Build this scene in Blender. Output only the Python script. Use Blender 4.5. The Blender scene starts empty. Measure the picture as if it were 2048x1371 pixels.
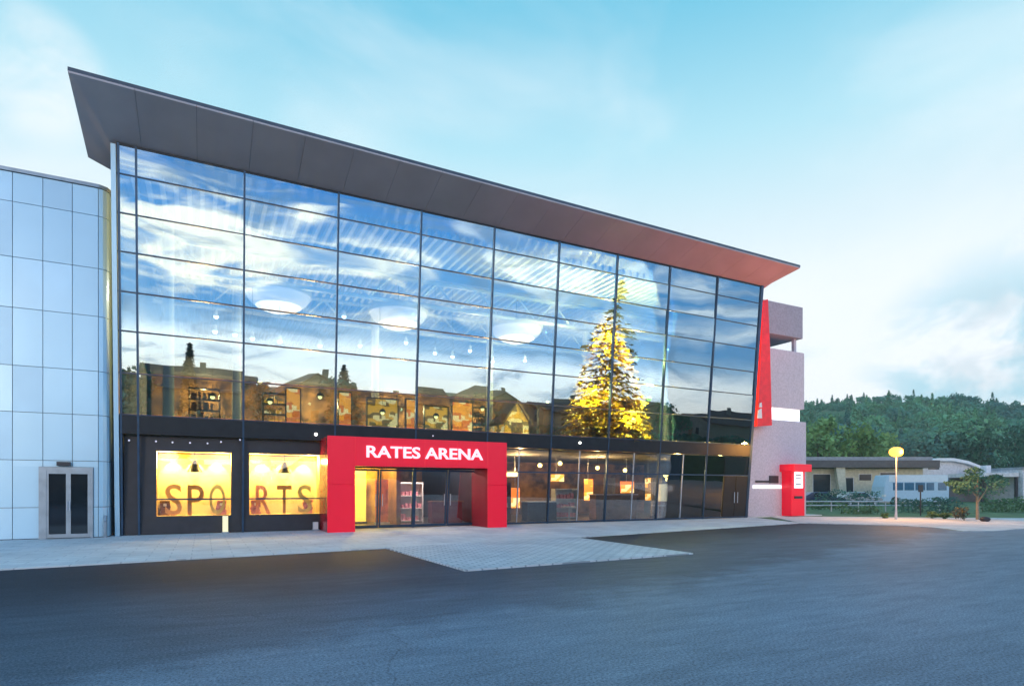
import bpy, math, random
import numpy as np
from mathutils import Vector, Matrix
random.seed(7); rng = np.random.default_rng(7)
R = math.radians
sc = bpy.context.scene

# ---------------------------------------------------------------- camera
YAW = R(27.2)
CAM = Vector((2.51, -24.7, 1.6))
cd = bpy.data.cameras.new('camera'); cam = bpy.data.objects.new('camera', cd)
sc.collection.objects.link(cam); sc.camera = cam
cam.location = CAM; cam.rotation_euler = (R(90), 0, -YAW)
cd.sensor_width = 36; cd.lens = 36 * 1200 / 2048; cd.shift_y = 294.5 / 2048
cd.clip_start = 0.1; cd.clip_end = 5000

# ---------------------------------------------------------------- sky, sun, exposure
RT_ = Vector((math.cos(YAW), -math.sin(YAW), 0)); FW_ = Vector((math.sin(YAW), math.cos(YAW), 0))
SUN_AZ = R(204); SUN_EL = R(9)
w = bpy.data.worlds.new('World'); sc.world = w; w.use_nodes = True
nt = w.node_tree; N = nt.nodes; L = nt.links
def nd(tree, t, **k):
    n = tree.nodes.new(t)
    for a, b in k.items(): setattr(n, a, b)
    return n
def ramp(tree, pts, src=None, interp='LINEAR'):
    r = tree.nodes.new('ShaderNodeValToRGB'); e = r.color_ramp.elements; r.color_ramp.interpolation = interp
    while len(e) > 1: e.remove(e[-1])
    e[0].position = pts[0][0]; e[0].color = (*pts[0][1], 1)
    for p, c in pts[1:]:
        x = e.new(p); x.color = (*c, 1)
    if src is not None: tree.links.new(src, r.inputs[0])
    return r
def mth(tree, op, a, b=None, clamp=False):
    m = nd(tree, 'ShaderNodeMath', operation=op, use_clamp=clamp)
    for i, v in enumerate((a, b)):
        if v is None: continue
        if isinstance(v, (int, float)): m.inputs[i].default_value = v
        else: tree.links.new(v, m.inputs[i])
    return m.outputs[0]
def mixc(tree, fac, a, b, mode='MIX'):
    m = nd(tree, 'ShaderNodeMix', data_type='RGBA', blend_type=mode)
    for i, v in ((0, fac), (6, a), (7, b)):
        if isinstance(v, (int, float)): m.inputs[i].default_value = v
        elif isinstance(v, tuple): m.inputs[i].default_value = (*v, 1)
        else: tree.links.new(v, m.inputs[i])
    return m.outputs[2]
def mrange(tree, v, a, b):
    m = nd(tree, 'ShaderNodeMapRange', interpolation_type='SMOOTHSTEP')
    tree.links.new(v, m.inputs[0]); m.inputs[1].default_value = a; m.inputs[2].default_value = b
    return m.outputs[0]
N.clear()
out = N.new('ShaderNodeOutputWorld'); bg = N.new('ShaderNodeBackground'); bg.inputs[1].default_value = 0.1
L.new(bg.outputs[0], out.inputs[0])
sky = nd(nt, 'ShaderNodeTexSky', sky_type='NISHITA', sun_disc=False)
sky.sun_elevation = SUN_EL; sky.sun_rotation = SUN_AZ; sky.altitude = 300; sky.ozone_density = 2.5
tc = N.new('ShaderNodeTexCoord'); sp = N.new('ShaderNodeSeparateXYZ'); L.new(tc.outputs['Generated'], sp.inputs[0])
zz = mth(nt, 'MAXIMUM', sp.outputs[2], 0.0)
# azimuth: 1 towards the sun, -1 away from it
az = mth(nt, 'ADD', mth(nt, 'MULTIPLY', sp.outputs[0], math.sin(SUN_AZ)), mth(nt, 'MULTIPLY', sp.outputs[1], math.cos(SUN_AZ)))
sunside = mrange(nt, az, -0.25, 0.45)
front = ramp(nt, [(0, (1.02, 1.05, 1.10)), (.10, (1.05, 1.06, 1.09)), (.28, (.97, 1.02, 1.06)), (.38, (.76, .92, .98)), (.49, (.48, .82, .94)), (.64, (.15, .58, .80)), (1, (.05, .32, .62))], zz)
back = ramp(nt, [(0, (2.9, 2.35, 2.05)), (.045, (3.4, 2.9, 2.65)), (.066, (1.1, 1.45, 1.9)), (.09, (.28, .80, 1.5)), (.19, (.24, .78, 1.5)), (.27, (.09, .50, 1.25)), (.45, (.10, .45, .95)), (1, (.06, .32, .66))], zz)
base = mixc(nt, sunside, front.outputs[0], back.outputs[0])
base = mixc(nt, 0.12, base, mixc(nt, 1.0, sky.outputs[0], (.10, .12, .13), 'MULTIPLY'))
def cloud(scale, zs, detail, rough, off, lo, hi, dist=0.4):
    mp = N.new('ShaderNodeMapping'); mp.inputs['Scale'].default_value = (scale, scale, zs); mp.inputs['Location'].default_value = off
    L.new(tc.outputs['Generated'], mp.inputs[0])
    n = N.new('ShaderNodeTexNoise'); n.inputs['Scale'].default_value = 1; n.inputs['Detail'].default_value = detail
    n.inputs['Roughness'].default_value = rough; n.inputs['Distortion'].default_value = dist
    L.new(mp.outputs[0], n.inputs['Vector'])
    return mrange(nt, n.outputs['Fac'], lo, hi)
cf = mth(nt, 'MULTIPLY', cloud(2.3, 4.2, 5, .52, (1.3, .4, 2.0), .46, .78), .5)
frontc = mixc(nt, cf, base, (.93, .97, 1.0))
dk = mth(nt, 'MULTIPLY', mth(nt, 'MULTIPLY', cloud(2.6, 10, 6, .6, (4.3, 7.4, 1.0), .50, .70), mrange(nt, zz, .26, .12)), .95)
frontc = mixc(nt, dk, frontc, (.40, .72, .86))
def blob(px, py, r0, r1, sc_, lo, hi, off):
    v = RT_ * ((px - 1024) / 1200) + FW_ + Vector((0, 0, (980 - py) / 1200)); v.normalize()
    dp = nd(nt, 'ShaderNodeVectorMath', operation='DOT_PRODUCT'); L.new(tc.outputs['Generated'], dp.inputs[0]); dp.inputs[1].default_value = v
    return mth(nt, 'MULTIPLY', mrange(nt, dp.outputs['Value'], math.cos(R(r0)), math.cos(R(r1))), cloud(sc_, sc_ * 1.5, 5, .55, off, lo, hi))
frontc = mixc(nt, mth(nt, 'MULTIPLY', blob(75, 150, 4.6, .5, 7, .3, .65, (2.0, 5.0, 1.0)), .75), frontc, (.93, .95, .97))
frontc = mixc(nt, mth(nt, 'MULTIPLY', blob(130, 330, 8, 1, 4, .3, .7, (7.0, 2.0, 4.0)), .35), frontc, (.94, .97, .98))
frontc = mixc(nt, mth(nt, 'MULTIPLY', blob(2020, 760, 11, 2.5, 9, .36, .56, (1.0, 8.0, 3.0)), .85), frontc, (.34, .66, .80))
frontc = mixc(nt, mth(nt, 'MULTIPLY', blob(1990, 680, 5, 1, 14, .35, .6, (3.0, 3.0, 6.0)), .7), frontc, (.60, .72, .80))
cb = cloud(4.4, 17, 3.5, .55, (.4, 3.1, 5.0), .44, .64, 1.1)
hi_w = mth(nt, 'MULTIPLY', mrange(nt, zz, .09, .13), mrange(nt, zz, .34, .22))
cb2 = mth(nt, 'MULTIPLY', cb, mth(nt, 'ADD', mth(nt, 'MULTIPLY', hi_w, .85), .18))
warm = mixc(nt, mrange(nt, az, .45, .92), (2.0, 1.95, 2.0), (3.2, 2.5, 1.9))
backc = mixc(nt, cb2, base, warm)
cb3 = mth(nt, 'MULTIPLY', cloud(5.0, 22, 5, .62, (9.4, 1.1, 3.0), .50, .68, .9), .75)
backc = mixc(nt, cb3, backc, (.35, .58, .90))
fin_c = mixc(nt, sunside, frontc, backc)
fin_c = mixc(nt, 1.0, fin_c, (10, 10, 10), 'MULTIPLY')
L.new(fin_c, bg.inputs[0])

sd = bpy.data.lights.new('sun', 'SUN'); sun = bpy.data.objects.new('sun', sd); sc.collection.objects.link(sun)
sd.energy = 0.45; sd.angle = R(10); sd.color = (1, .80, .62)
sdir = Vector((math.sin(SUN_AZ) * math.cos(SUN_EL), math.cos(SUN_AZ) * math.cos(SUN_EL), math.sin(SUN_EL)))
sun.rotation_euler = sdir.to_track_quat('Z', 'Y').to_euler(); sun.location = (0, -60, 40)

sc.view_settings.view_transform = 'Standard'; sc.view_settings.look = 'None'
sc.view_settings.gamma = 1; sc.view_settings.exposure = 0.16
sc.cycles.volume_bounces = 2; sc.cycles.max_bounces = 8; sc.cycles.transparent_max_bounces = 24; sc.cycles.use_denoising = True
sc.cycles.sample_clamp_indirect = 6; sc.cycles.caustics_reflective = False; sc.cycles.caustics_refractive = False

# ---------------------------------------------------------------- helpers
RT = Vector((math.cos(YAW), -math.sin(YAW), 0)); FW = Vector((math.sin(YAW), math.cos(YAW), 0))
F = 1200.0
def ray(x, y): return RT * ((x - 1024) / F) + FW + Vector((0, 0, (980 - y) / F))
def ground(x, y): d = ray(x, y); return CAM + d * (-CAM.z / d.z)
def at_depth(x, y, Y): return CAM + ray(x, y) * Y
def on_plane(x, y, p): d = ray(x, y); return CAM + d * ((p - CAM.y) / d.y)
LEAN = math.tan(R(5))
def fy(z): return -z * LEAN                      # the glass front leans outwards

col = sc.collection
class MB:
    def __init__(s): s.v = []; s.f = []
    def add(s, vs, fs):
        b = len(s.v); s.v += [tuple(v) for v in vs]; s.f += [tuple(i + b for i in f) for f in fs]; return s
    def box(s, x0, x1, y0, y1, z0, z1):
        return s.hexa([(x0,y0,z0),(x1,y0,z0),(x1,y1,z0),(x0,y1,z0)], [(x0,y0,z1),(x1,y0,z1),(x1,y1,z1),(x0,y1,z1)])
    def hexa(s, lo, hi):
        n = len(lo)
        return s.add(list(lo) + list(hi), [tuple(range(n))[::-1], tuple(range(n, 2*n))] + [(i, (i+1) % n, n + (i+1) % n, n + i) for i in range(n)])
    def prism(s, pts, z0, z1): return s.hexa([(p[0], p[1], z0) for p in pts], [(p[0], p[1], z1) for p in pts])
    def prism_xz(s, pts, y0, y1):
        return s.hexa([(p[0], y1, p[1]) for p in pts], [(p[0], y0, p[1]) for p in pts])
    def tube(s, a, b, r0, r1=None, n=10, caps=True):
        a = Vector(a); b = Vector(b); r1 = r0 if r1 is None else r1
        d = (b - a).normalized(); u = d.orthogonal().normalized(); v = d.cross(u)
        vs = []
        for c, r in ((a, r0), (b, r1)):
            for i in range(n):
                t = 2 * math.pi * i / n; vs.append(c + u * (r * math.cos(t)) + v * (r * math.sin(t)))
        fs = [(i, (i+1) % n, n + (i+1) % n, n + i) for i in range(n)]
        if caps: fs += [tuple(range(n))[::-1], tuple(range(n, 2*n))]
        return s.add(vs, fs)
    def lathe(s, c, prof, n=24):
        vs = []; fs = []; m = len(prof)
        for r, z in prof:
            for i in range(n):
                t = 2 * math.pi * i / n; vs.append((c[0] + r * math.cos(t), c[1] + r * math.sin(t), c[2] + z))
        for k in range(m - 1):
            for i in range(n): fs.append((k*n+i, k*n+(i+1) % n, (k+1)*n+(i+1) % n, (k+1)*n+i))
        fs += [tuple(range(n))[::-1], tuple(range((m-1)*n, m*n))]
        return s.add(vs, fs)
    def ball(s, c, r, n=10, m=6, sz=1.0):
        prof = [(max(.001, r * math.sin(math.pi * k / m)), -r * sz * math.cos(math.pi * k / m)) for k in range(m + 1)]
        return s.lathe(c, prof, n)
    def build(s, name, mat, parent=None, local=False, smooth=False, bevel=0):
        o = origin(parent) if (parent is not None and not local) else Vector((0, 0, 0))
        me = bpy.data.meshes.new(name)
        me.from_pydata([(v[0]-o.x, v[1]-o.y, v[2]-o.z) for v in s.v], [], s.f); me.update()
        if mat: me.materials.append(mat)
        if smooth: me.shade_smooth()
        ob = bpy.data.objects.new(name, me); col.objects.link(ob)
        if parent is not None: ob.parent = parent
        if bevel:
            b = ob.modifiers.new('b', 'BEVEL'); b.width = bevel; b.segments = 2; b.limit_method = 'ANGLE'
        return ob
def origin(o):
    while o.parent is not None: o = o.parent
    return o.location
def tag(o, label, cat, group=None):
    o['label'] = label; o['category'] = cat
    if group: o['group'] = group
    return o
def thing(name, label, cat, loc=(0, 0, 0), rz=0, group=None):
    o = bpy.data.objects.new(name, None); col.objects.link(o); o.location = loc; o.rotation_euler = (0, 0, rz)
    o.empty_display_size = .3
    return tag(o, label, cat, group)
def struct(o, kind='structure'): o['kind'] = kind; return o
def dup(root, loc, rz=0, label=None, scale=1):
    r = root.copy(); col.objects.link(r); r.location = loc; r.rotation_euler = (0, 0, rz); r.scale = (scale,)*3
    if label: r['label'] = label
    for ch in list(root.children):
        c = ch.copy(); col.objects.link(c); c.parent = r
        for g in ch.children:
            d = g.copy(); col.objects.link(d); d.parent = c
    return r
def text_mesh(txt, size, ext, name, mat, parent, loc, rot=(R(90), 0, 0), width=None, bold=0.0):
    cu = bpy.data.curves.new('t', 'FONT'); cu.body = txt; cu.size = size; cu.extrude = ext; cu.offset = bold
    cu.resolution_u = 4
    to = bpy.data.objects.new('t', cu); col.objects.link(to)
    bpy.context.view_layer.update()
    me = bpy.data.meshes.new_from_object(to.evaluated_get(bpy.context.evaluated_depsgraph_get()))
    bpy.data.objects.remove(to); bpy.data.curves.remove(cu)
    xs = [v.co.x for v in me.vertices]; x0, x1 = min(xs), max(xs); ys = [v.co.y for v in me.vertices]; y0 = min(ys)
    k = (width / (x1 - x0)) if width else 1
    M = Matrix.Rotation(rot[0], 4, 'X') if rot[0] else Matrix.Identity(4)
    if len(rot) > 2 and rot[2]: M = Matrix.Rotation(rot[2], 4, 'Z') @ M
    o = origin(parent) if parent is not None else Vector((0, 0, 0))
    for v in me.vertices: v.co = M @ Vector(((v.co.x - x0) * k, v.co.y - y0, v.co.z)) + Vector(loc) - o
    me.materials.clear(); me.materials.append(mat); me.name = name
    ob = bpy.data.objects.new(name, me); col.objects.link(ob)
    if parent is not None: ob.parent = parent
    return ob

# ---------------------------------------------------------------- materials
def pm(name, c, rough=.6, metal=0, var=.12, scale=3.0, bump=0.0, emit=None, es=1.0, spec=.5, c2=None, detail=4):
    m = bpy.data.materials.new(name); m.use_nodes = True; t = m.node_tree
    b = t.nodes['Principled BSDF']
    b.inputs['Roughness'].default_value = rough; b.inputs['Metallic'].default_value = metal
    b.inputs['Specular IOR Level'].default_value = spec
    tcn = t.nodes.new('ShaderNodeTexCoord')
    n = t.nodes.new('ShaderNodeTexNoise'); n.inputs['Scale'].default_value = scale; n.inputs['Detail'].default_value = detail
    t.links.new(tcn.outputs['Object'], n.inputs['Vector'])
    lo = tuple(x * (1 - var) for x in c); hi = c2 if c2 else tuple(min(1, x * (1 + var)) for x in c)
    r = ramp(t, [(.35, lo), (.65, hi)], n.outputs['Fac'])
    t.links.new(r.outputs[0], b.inputs['Base Color'])
    if bump:
        bp = t.nodes.new('ShaderNodeBump'); bp.inputs['Strength'].default_value = bump; bp.inputs['Distance'].default_value = .02
        t.links.new(n.outputs['Fac'], bp.inputs['Height']); t.links.new(bp.outputs[0], b.inputs['Normal'])
    if emit:
        b.inputs['Emission Color'].default_value = (*emit, 1); b.inputs['Emission Strength'].default_value = es
    return m

def glass_mat(name, tint, refl, rtint=(1, 1, 1)):
    m = bpy.data.materials.new(name); m.use_nodes = True; t = m.node_tree; t.nodes.clear()
    o = t.nodes.new('ShaderNodeOutputMaterial'); mx = t.nodes.new('ShaderNodeMixShader')
    tr = t.nodes.new('ShaderNodeBsdfTransparent'); tr.inputs[0].default_value = (*tint, 1)
    gl = t.nodes.new('ShaderNodeBsdfGlossy'); gl.inputs['Color'].default_value = (*rtint, 1); gl.inputs['Roughness'].default_value = .0
    fr = t.nodes.new('ShaderNodeFresnel'); fr.inputs[0].default_value = 1.5
    f = mth(t, 'ADD', mth(t, 'MULTIPLY', fr.outputs[0], 1 - refl), refl, True)
    # faint waviness of toughened glass
    tcn = t.nodes.new('ShaderNodeTexCoord'); n = t.nodes.new('ShaderNodeTexNoise'); n.inputs['Scale'].default_value = .6; n.inputs['Detail'].default_value = 1
    t.links.new(tcn.outputs['Object'], n.inputs['Vector'])
    bp = t.nodes.new('ShaderNodeBump'); bp.inputs['Strength'].default_value = .09; bp.inputs['Distance'].default_value = .05
    t.links.new(n.outputs['Fac'], bp.inputs['Height']); t.links.new(bp.outputs[0], gl.inputs['Normal'])
    t.links.new(f, mx.inputs[0]); t.links.new(tr.outputs[0], mx.inputs[1]); t.links.new(gl.outputs[0], mx.inputs[2]); t.links.new(mx.outputs[0], o.inputs[0])
    return m

def paving_mat(name, c1, c2, mortar, bw, bh, ms, rot=0, off=.5):
    m = bpy.data.materials.new(name); m.use_nodes = True; t = m.node_tree; b = t.nodes['Principled BSDF']
    b.inputs['Roughness'].default_value = .75
    tcn = t.nodes.new('ShaderNodeTexCoord'); mp = t.nodes.new('ShaderNodeMapping'); mp.inputs['Rotation'].default_value = (0, 0, rot)
    t.links.new(tcn.outputs['Object'], mp.inputs[0])
    br = t.nodes.new('ShaderNodeTexBrick'); br.inputs['Scale'].default_value = 1; br.offset = off
    br.inputs['Color1'].default_value = (*c1, 1); br.inputs['Color2'].default_value = (*c2, 1); br.inputs['Mortar'].default_value = (*mortar, 1)
    br.inputs['Mortar Size'].default_value = ms; br.inputs['Brick Width'].default_value = bw; br.inputs['Row Height'].default_value = bh
    t.links.new(mp.outputs[0], br.inputs['Vector'])
    n = t.nodes.new('ShaderNodeTexNoise'); n.inputs['Scale'].default_value = .7; n.inputs['Detail'].default_value = 7; n.inputs['Roughness'].default_value = .65
    t.links.new(tcn.outputs['Object'], n.inputs['Vector'])
    r = ramp(t, [(.3, (.78, .78, .78)), (.7, (1.1, 1.1, 1.1))], n.outputs['Fac'])
    t.links.new(mixc(t, 1.0, br.outputs['Color'], r.outputs[0], 'MULTIPLY'), b.inputs['Base Color'])
    bp = t.nodes.new('ShaderNodeBump'); bp.inputs['Strength'].default_value = .3; bp.inputs['Distance'].default_value = .01
    t.links.new(br.outputs['Fac'], bp.inputs['Height']); bp.invert = True; t.links.new(bp.outputs[0], b.inputs['Normal'])
    return m

def asphalt_mat(name, c, rough, worn):
    m = bpy.data.materials.new(name); m.use_nodes = True; t = m.node_tree; b = t.nodes['Principled BSDF']
    b.inputs['Roughness'].default_value = rough; b.inputs['Specular IOR Level'].default_value = .2
    tcn = t.nodes.new('ShaderNodeTexCoord')
    def nz(s, d, ro=.6, sc3=(1, 1, 1)):
        mp = t.nodes.new('ShaderNodeMapping'); mp.inputs['Scale'].default_value = sc3; t.links.new(tcn.outputs['Object'], mp.inputs[0])
        n = t.nodes.new('ShaderNodeTexNoise'); n.inputs['Scale'].default_value = s; n.inputs['Detail'].default_value = d; n.inputs['Roughness'].default_value = ro
        t.links.new(mp.outputs[0], n.inputs['Vector']); return n.outputs['Fac']
    sx = t.nodes.new('ShaderNodeSeparateXYZ'); t.links.new(tcn.outputs['Object'], sx.inputs[0])
    yy = mth(t, 'ADD', mth(t, 'SUBTRACT', sx.outputs[1], mth(t, 'MULTIPLY', mth(t, 'MAXIMUM', sx.outputs[0], 0), .27)), mth(t, 'MULTIPLY', mth(t, 'SUBTRACT', nz(.35, 6, .7), .5), 4.5))
    worn_sheen_f = mth(t, 'ADD', mth(t, 'MULTIPLY', mrange(t, yy, -11.5, -19.0), .5), mth(t, 'MULTIPLY', mrange(t, yy, -18.6, -20.2), .55))  # paler old asphalt, with grazing sky sheen put into the tone too
    big = nz(.16, 5, .6, (.5, 1.4, 1)); fine = nz(38, 4, .85); mid = nz(2.2, 8, .75, (.35, 1.6, 1))
    new_c = mixc(t, mrange(t, big, .35, .7), tuple(x * .75 for x in c), tuple(x * 1.2 for x in c))
    old_c = mixc(t, mrange(t, big, .3, .7), tuple(x * .86 for x in worn), tuple(x * 1.1 for x in worn))
    base = mixc(t, worn_sheen_f, new_c, old_c)
    base = mixc(t, 1.0, base, ramp(t, [(.36, (.42, .42, .43)), (.62, (1.6, 1.6, 1.58))], fine).outputs[0], 'MULTIPLY')
    base = mixc(t, 1.0, base, ramp(t, [(.3, (.74, .74, .74)), (.7, (1.22, 1.22, 1.22))], mid).outputs[0], 'MULTIPLY')
    dn = t.nodes.new('ShaderNodeTexNoise'); dn.inputs['Scale'].default_value = 1.3; dn.inputs['Detail'].default_value = 6; t.links.new(tcn.outputs['Object'], dn.inputs['Vector'])
    wv = nd(t, 'ShaderNodeVectorMath', operation='MULTIPLY_ADD'); t.links.new(dn.outputs['Color'], wv.inputs[0]); wv.inputs[1].default_value = (1.2, 1.2, 0); t.links.new(tcn.outputs['Object'], wv.inputs[2])
    vo = t.nodes.new('ShaderNodeTexVoronoi'); vo.feature = 'DISTANCE_TO_EDGE'; vo.inputs['Scale'].default_value = .17; t.links.new(wv.outputs[0], vo.inputs['Vector'])
    crack = mth(t, 'MULTIPLY', mrange(t, vo.outputs['Distance'], .0042, .0012), mrange(t, nz(.23, 2), .48, .60))
    base = mixc(t, mth(t, 'MULTIPLY', crack, .28), base, (.02, .022, .028))
    stain = mth(t, 'MULTIPLY', mrange(t, nz(.9, 3, .5, (.35, 1, 1)), .64, .74), .35)
    base = mixc(t, stain, base, (.03, .035, .045))
    t.links.new(base, b.inputs['Base Color'])
    bp = t.nodes.new('ShaderNodeBump'); bp.inputs['Strength'].default_value = .5; bp.inputs['Distance'].default_value = .01
    t.links.new(fine, bp.inputs['Height']); t.links.new(bp.outputs[0], b.inputs['Normal'])
    return m

def lit(name, c, s): return pm(name, tuple(min(.9, x) for x in c), .5, emit=c, es=s, var=.02)

M = dict(
    glass=glass_mat('facade_glass', (.70, .82, .88), .34, (.66, .88, 1.0)),
    shopglass=glass_mat('shop_glass', (.90, .92, .92), .05),
    alu=pm('dark_aluminium', (.04, .085, .15), .35, .5, spec=.5),
    fascia=pm('roof_edge_metal', (.10, .11, .13), .35, .5),
    soffit=pm('soffit_panels', (.47, .42, .43), .45, .15, var=.06, scale=.8),
    slab=pm('dark_spandrel', (.020, .024, .030), .3, .2),
    dark=pm('dark_panel', (.030, .030, .038), .45),
    concrete_in=pm('interior_grey', (.30, .31, .33), .7),
    wall_in=pm('interior_wall', (.16, .17, .20), .8),
    brown=pm('brown_timber', (.16, .07, .03), .55, scale=2, c2=(.28, .13, .06)),
    shopwall=pm('warm_shop_wall', (.07, .035, .015), .7, var=.5, scale=1.6, c2=(.34, .17, .05), detail=7),
    white_in=pm('white_plaster', (.75, .74, .70), .7, var=.04),
    steel=pm('pale_steel', (.55, .58, .62), .4, .3),
    floor_in=pm('dark_floor', (.07, .065, .06), .3),
    panel=pm('pale_metal_panels', (.48, .72, .86), .32, .30, var=.04, scale=.35),
    joint=pm('panel_joint', (.16, .22, .27), .6),
    frame=pm('door_frame_grey', (.32, .38, .43), .35, .5),
    blackglass=pm('dark_glass', (.012, .016, .022), .06, spec=.8),
    redside=pm('shaded_red_return', (.42, .004, .02), .25, var=.06),  # unlit portal sides: their shade is put into a darker red
    red=pm('red_glow_paint', (.88, .004, .03), .35, var=.05, emit=(1, .0, .03), es=.22),  # emission added to brighten the portal fronts and the kiosk
    redlit=pm('red_lit_sign', (.75, .01, .02), .4, emit=(1, .008, .03), es=.10),
    towertop=pm('tower_stone_dark', (.36, .36, .42), .8, var=.12, scale=9, bump=.2, detail=8),
    tower=pm('tower_stone', (.60, .56, .63), .8, var=.10, scale=9, bump=.25, detail=8),
    white=pm('white_paint', (.8, .8, .8), .5, var=.03),
    letter_lit=lit('lit_letters', (1, .62, .68), .85),
    whitelit=lit('lit_white', (.95, .95, 1.0), .9),
    gold=pm('golden_needles', (.88, .58, .02), .6, var=.2, scale=2.2),
    bulb=lit('warm_bulb', (1, .72, .12), 6),
    lamp=lit('street_lamp_glow', (1, .45, .06), 2.8),
    ring=lit('ring_lamp_glow', (1, .72, .42), 3.2),
    opal=lit('opal_glow', (.9, .80, .76), .55),
    spot=lit('spot_glow', (1, .95, .85), 9),
    yellow=lit('yellow_lantern', (1, .78, .25), 5),
    orange=lit('orange_light_box', (1, .34, .03), 2.2),
    amber=lit('amber_light_box', (1, .50, .04), 2.0),
    cream=pm('cream_display_wall', (.85, .68, .34), .7, var=.06),
    black=pm('black_enamel', (.008, .008, .009), .4),
    lobby=pm('yellow_lobby_wall', (.60, .38, .07), .7, var=.3, scale=1.5),
    trunk=pm('bark', (.10, .075, .05), .9, scale=8, bump=.4),
    paletrunk=pm('pale_bark', (.30, .25, .18), .9, scale=8, bump=.4),
    leaf_a=pm('leaves_green', (.11, .26, .08), .7, var=.35, scale=.3, c2=(.24, .44, .14)),
    leaf_b=pm('leaves_dark', (.05, .18, .13), .7, var=.35, scale=.3, c2=(.10, .28, .18)),
    leaf_c=pm('leaves_olive', (.05, .065, .04), .7, var=.3, scale=1.5, c2=(.10, .12, .07)),
    needle=pm('spruce_needles', (.008, .022, .012), .7, var=.3, scale=1.2),
    forest=pm('forest_leaves', (.06, .25, .22), .85, var=.25, scale=.03, c2=(.16, .42, .20)),
    hedge=pm('hedge_leaves', (.06, .15, .05), .7, var=.4, scale=2, c2=(.14, .28, .10)),
    cream_wall=pm('cream_render', (.62, .58, .44), .8), houseroof=pm('dark_grey_roof', (.10, .095, .095), .6), brownroof=pm('brown_roof_edge', (.06, .045, .04), .6),
    grey_roof=pm('grey_roof', (.30, .33, .36), .6), white_wall=pm('white_render', (.72, .72, .74), .7),
    window_dark=pm('dark_window', (.02, .03, .04), .12), bus=pm('pale_blue_paint', (.46, .66, .80), .35, var=.03),
    buswhite=pm('bus_white', (.72, .82, .88), .35, var=.03), buswin=pm('bus_window', (.05, .17, .28), .1),
    tyre=pm('tyre_rubber', (.015, .015, .015), .8), car=pm('car_paint_blue', (.10, .13, .22), .25, .3), carw=pm('car_paint_silver', (.5, .52, .55), .25, .5),
    tile=pm('roof_tiles', (.10, .05, .04), .8), housewall=pm('house_wall', (.22, .19, .16), .85),
    asphalt=asphalt_mat('asphalt', (.022, .031, .050), .68, (.19, .245, .31)),
    paving=paving_mat('paving_slabs', (.82, .84, .83), (.75, .77, .77), (.56, .58, .60), .9, .45, .012),
    cobble=paving_mat('apron_setts', (.84, .85, .85), (.70, .73, .75), (.42, .45, .48), .34, .17, .022),
    kerbpave=paving_mat('path_slabs', (.76, .76, .74), (.68, .68, .67), (.5, .5, .5), 1.0, .5, .012),
)
def display_mat(name, c1, c2, c3, s_, es):
    m = pm(name, c1, .5); t = m.node_tree; b = t.nodes['Principled BSDF']
    tcn = t.nodes.new('ShaderNodeTexCoord'); mp = t.nodes.new('ShaderNodeMapping'); mp.inputs['Scale'].default_value = (s_, s_, s_ * 1.6); t.links.new(tcn.outputs['Object'], mp.inputs[0])
    v = t.nodes.new('ShaderNodeTexVoronoi'); v.distance = 'CHEBYCHEV'; v.inputs['Scale'].default_value = 1; t.links.new(mp.outputs[0], v.inputs['Vector'])
    sx = t.nodes.new('ShaderNodeSeparateColor'); t.links.new(v.outputs['Color'], sx.inputs[0])
    r = ramp(t, [(0, c3), (.3, c2), (.55, c1), (1, c1)], sx.outputs[0], 'CONSTANT')
    t.links.new(r.outputs[0], b.inputs['Base Color']); t.links.new(r.outputs[0], b.inputs['Emission Color']); b.inputs['Emission Strength'].default_value = es
    return m
M['orange'] = display_mat('orange_light_box', (1, .33, .03), (.75, .16, .02), (1, .62, .25), 2.2, 1.9)
M['amber'] = display_mat('amber_light_box', (.85, .38, .03), (.22, .11, .02), (1, .70, .30), 2.6, 1.3)
def grass_mat():
    m = pm('grass', (.07, .16, .06), .9, var=.35, scale=1.2, c2=(.14, .26, .10)); return m
M['grass'] = grass_mat()

def light(kind, loc, e, c, parent=None, size=.1, **k):
    d = bpy.data.lights.new('lamp_or_fill', kind); d.energy = e; d.color = c
    if kind in ('POINT', 'SPOT'): d.shadow_soft_size = size
    for a, v in k.items(): setattr(d, a, v)
    o = bpy.data.objects.new('lamp_or_fill', d); col.objects.link(o); o.location = loc
    return o

# ---------------------------------------------------------------- ground
def sheet(name, pts, z, mat, th=None):
    b = MB()
    if th: b.prism(pts, z - th, z)
    else: b.add([(p[0], p[1], z) for p in pts], [tuple(range(len(pts)))])
    return struct(b.build(name, mat))
sheet('ground', [(-480, -480), (480, -480), (480, 480), (-480, 480)], -.02, M['grass'])
G = lambda x, y: tuple(ground(x, y)[:2])
lot_right = [G(1600, 1046), G(1700, 1048), G(1800, 1051), G(1870, 1055), G(1925, 1062), G(1990, 1061), G(2048, 1057), G(2300, 1055)]
sheet('parking_lot', [(-70, -4), (28, -4)] + lot_right[1:] + [(75, -52), (-70, -52)], 0, M['asphalt'])
sheet('pavement', [(-45, -12.2), (-1.1, -9.35), (7.0, -8.45), (13.6, -7.75), (28.2, -5.2), (31.4, .6), (38, .6), (38, 8), (-45, 8)], .03, M['paving'], .06)
sheet('entrance_apron', [(6.95, -8.46), (7.1, -13.75), (13.42, -13.4), (13.62, -7.74)], .034, M['cobble'], .06)
sheet('footpath', lot_right[:1] + lot_right[1:] + [G(2300, 1036), G(2048, 1036), G(1850, 1035), G(1640, 1033), (33, .4)], .025, M['kerbpave'], .05)

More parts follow.
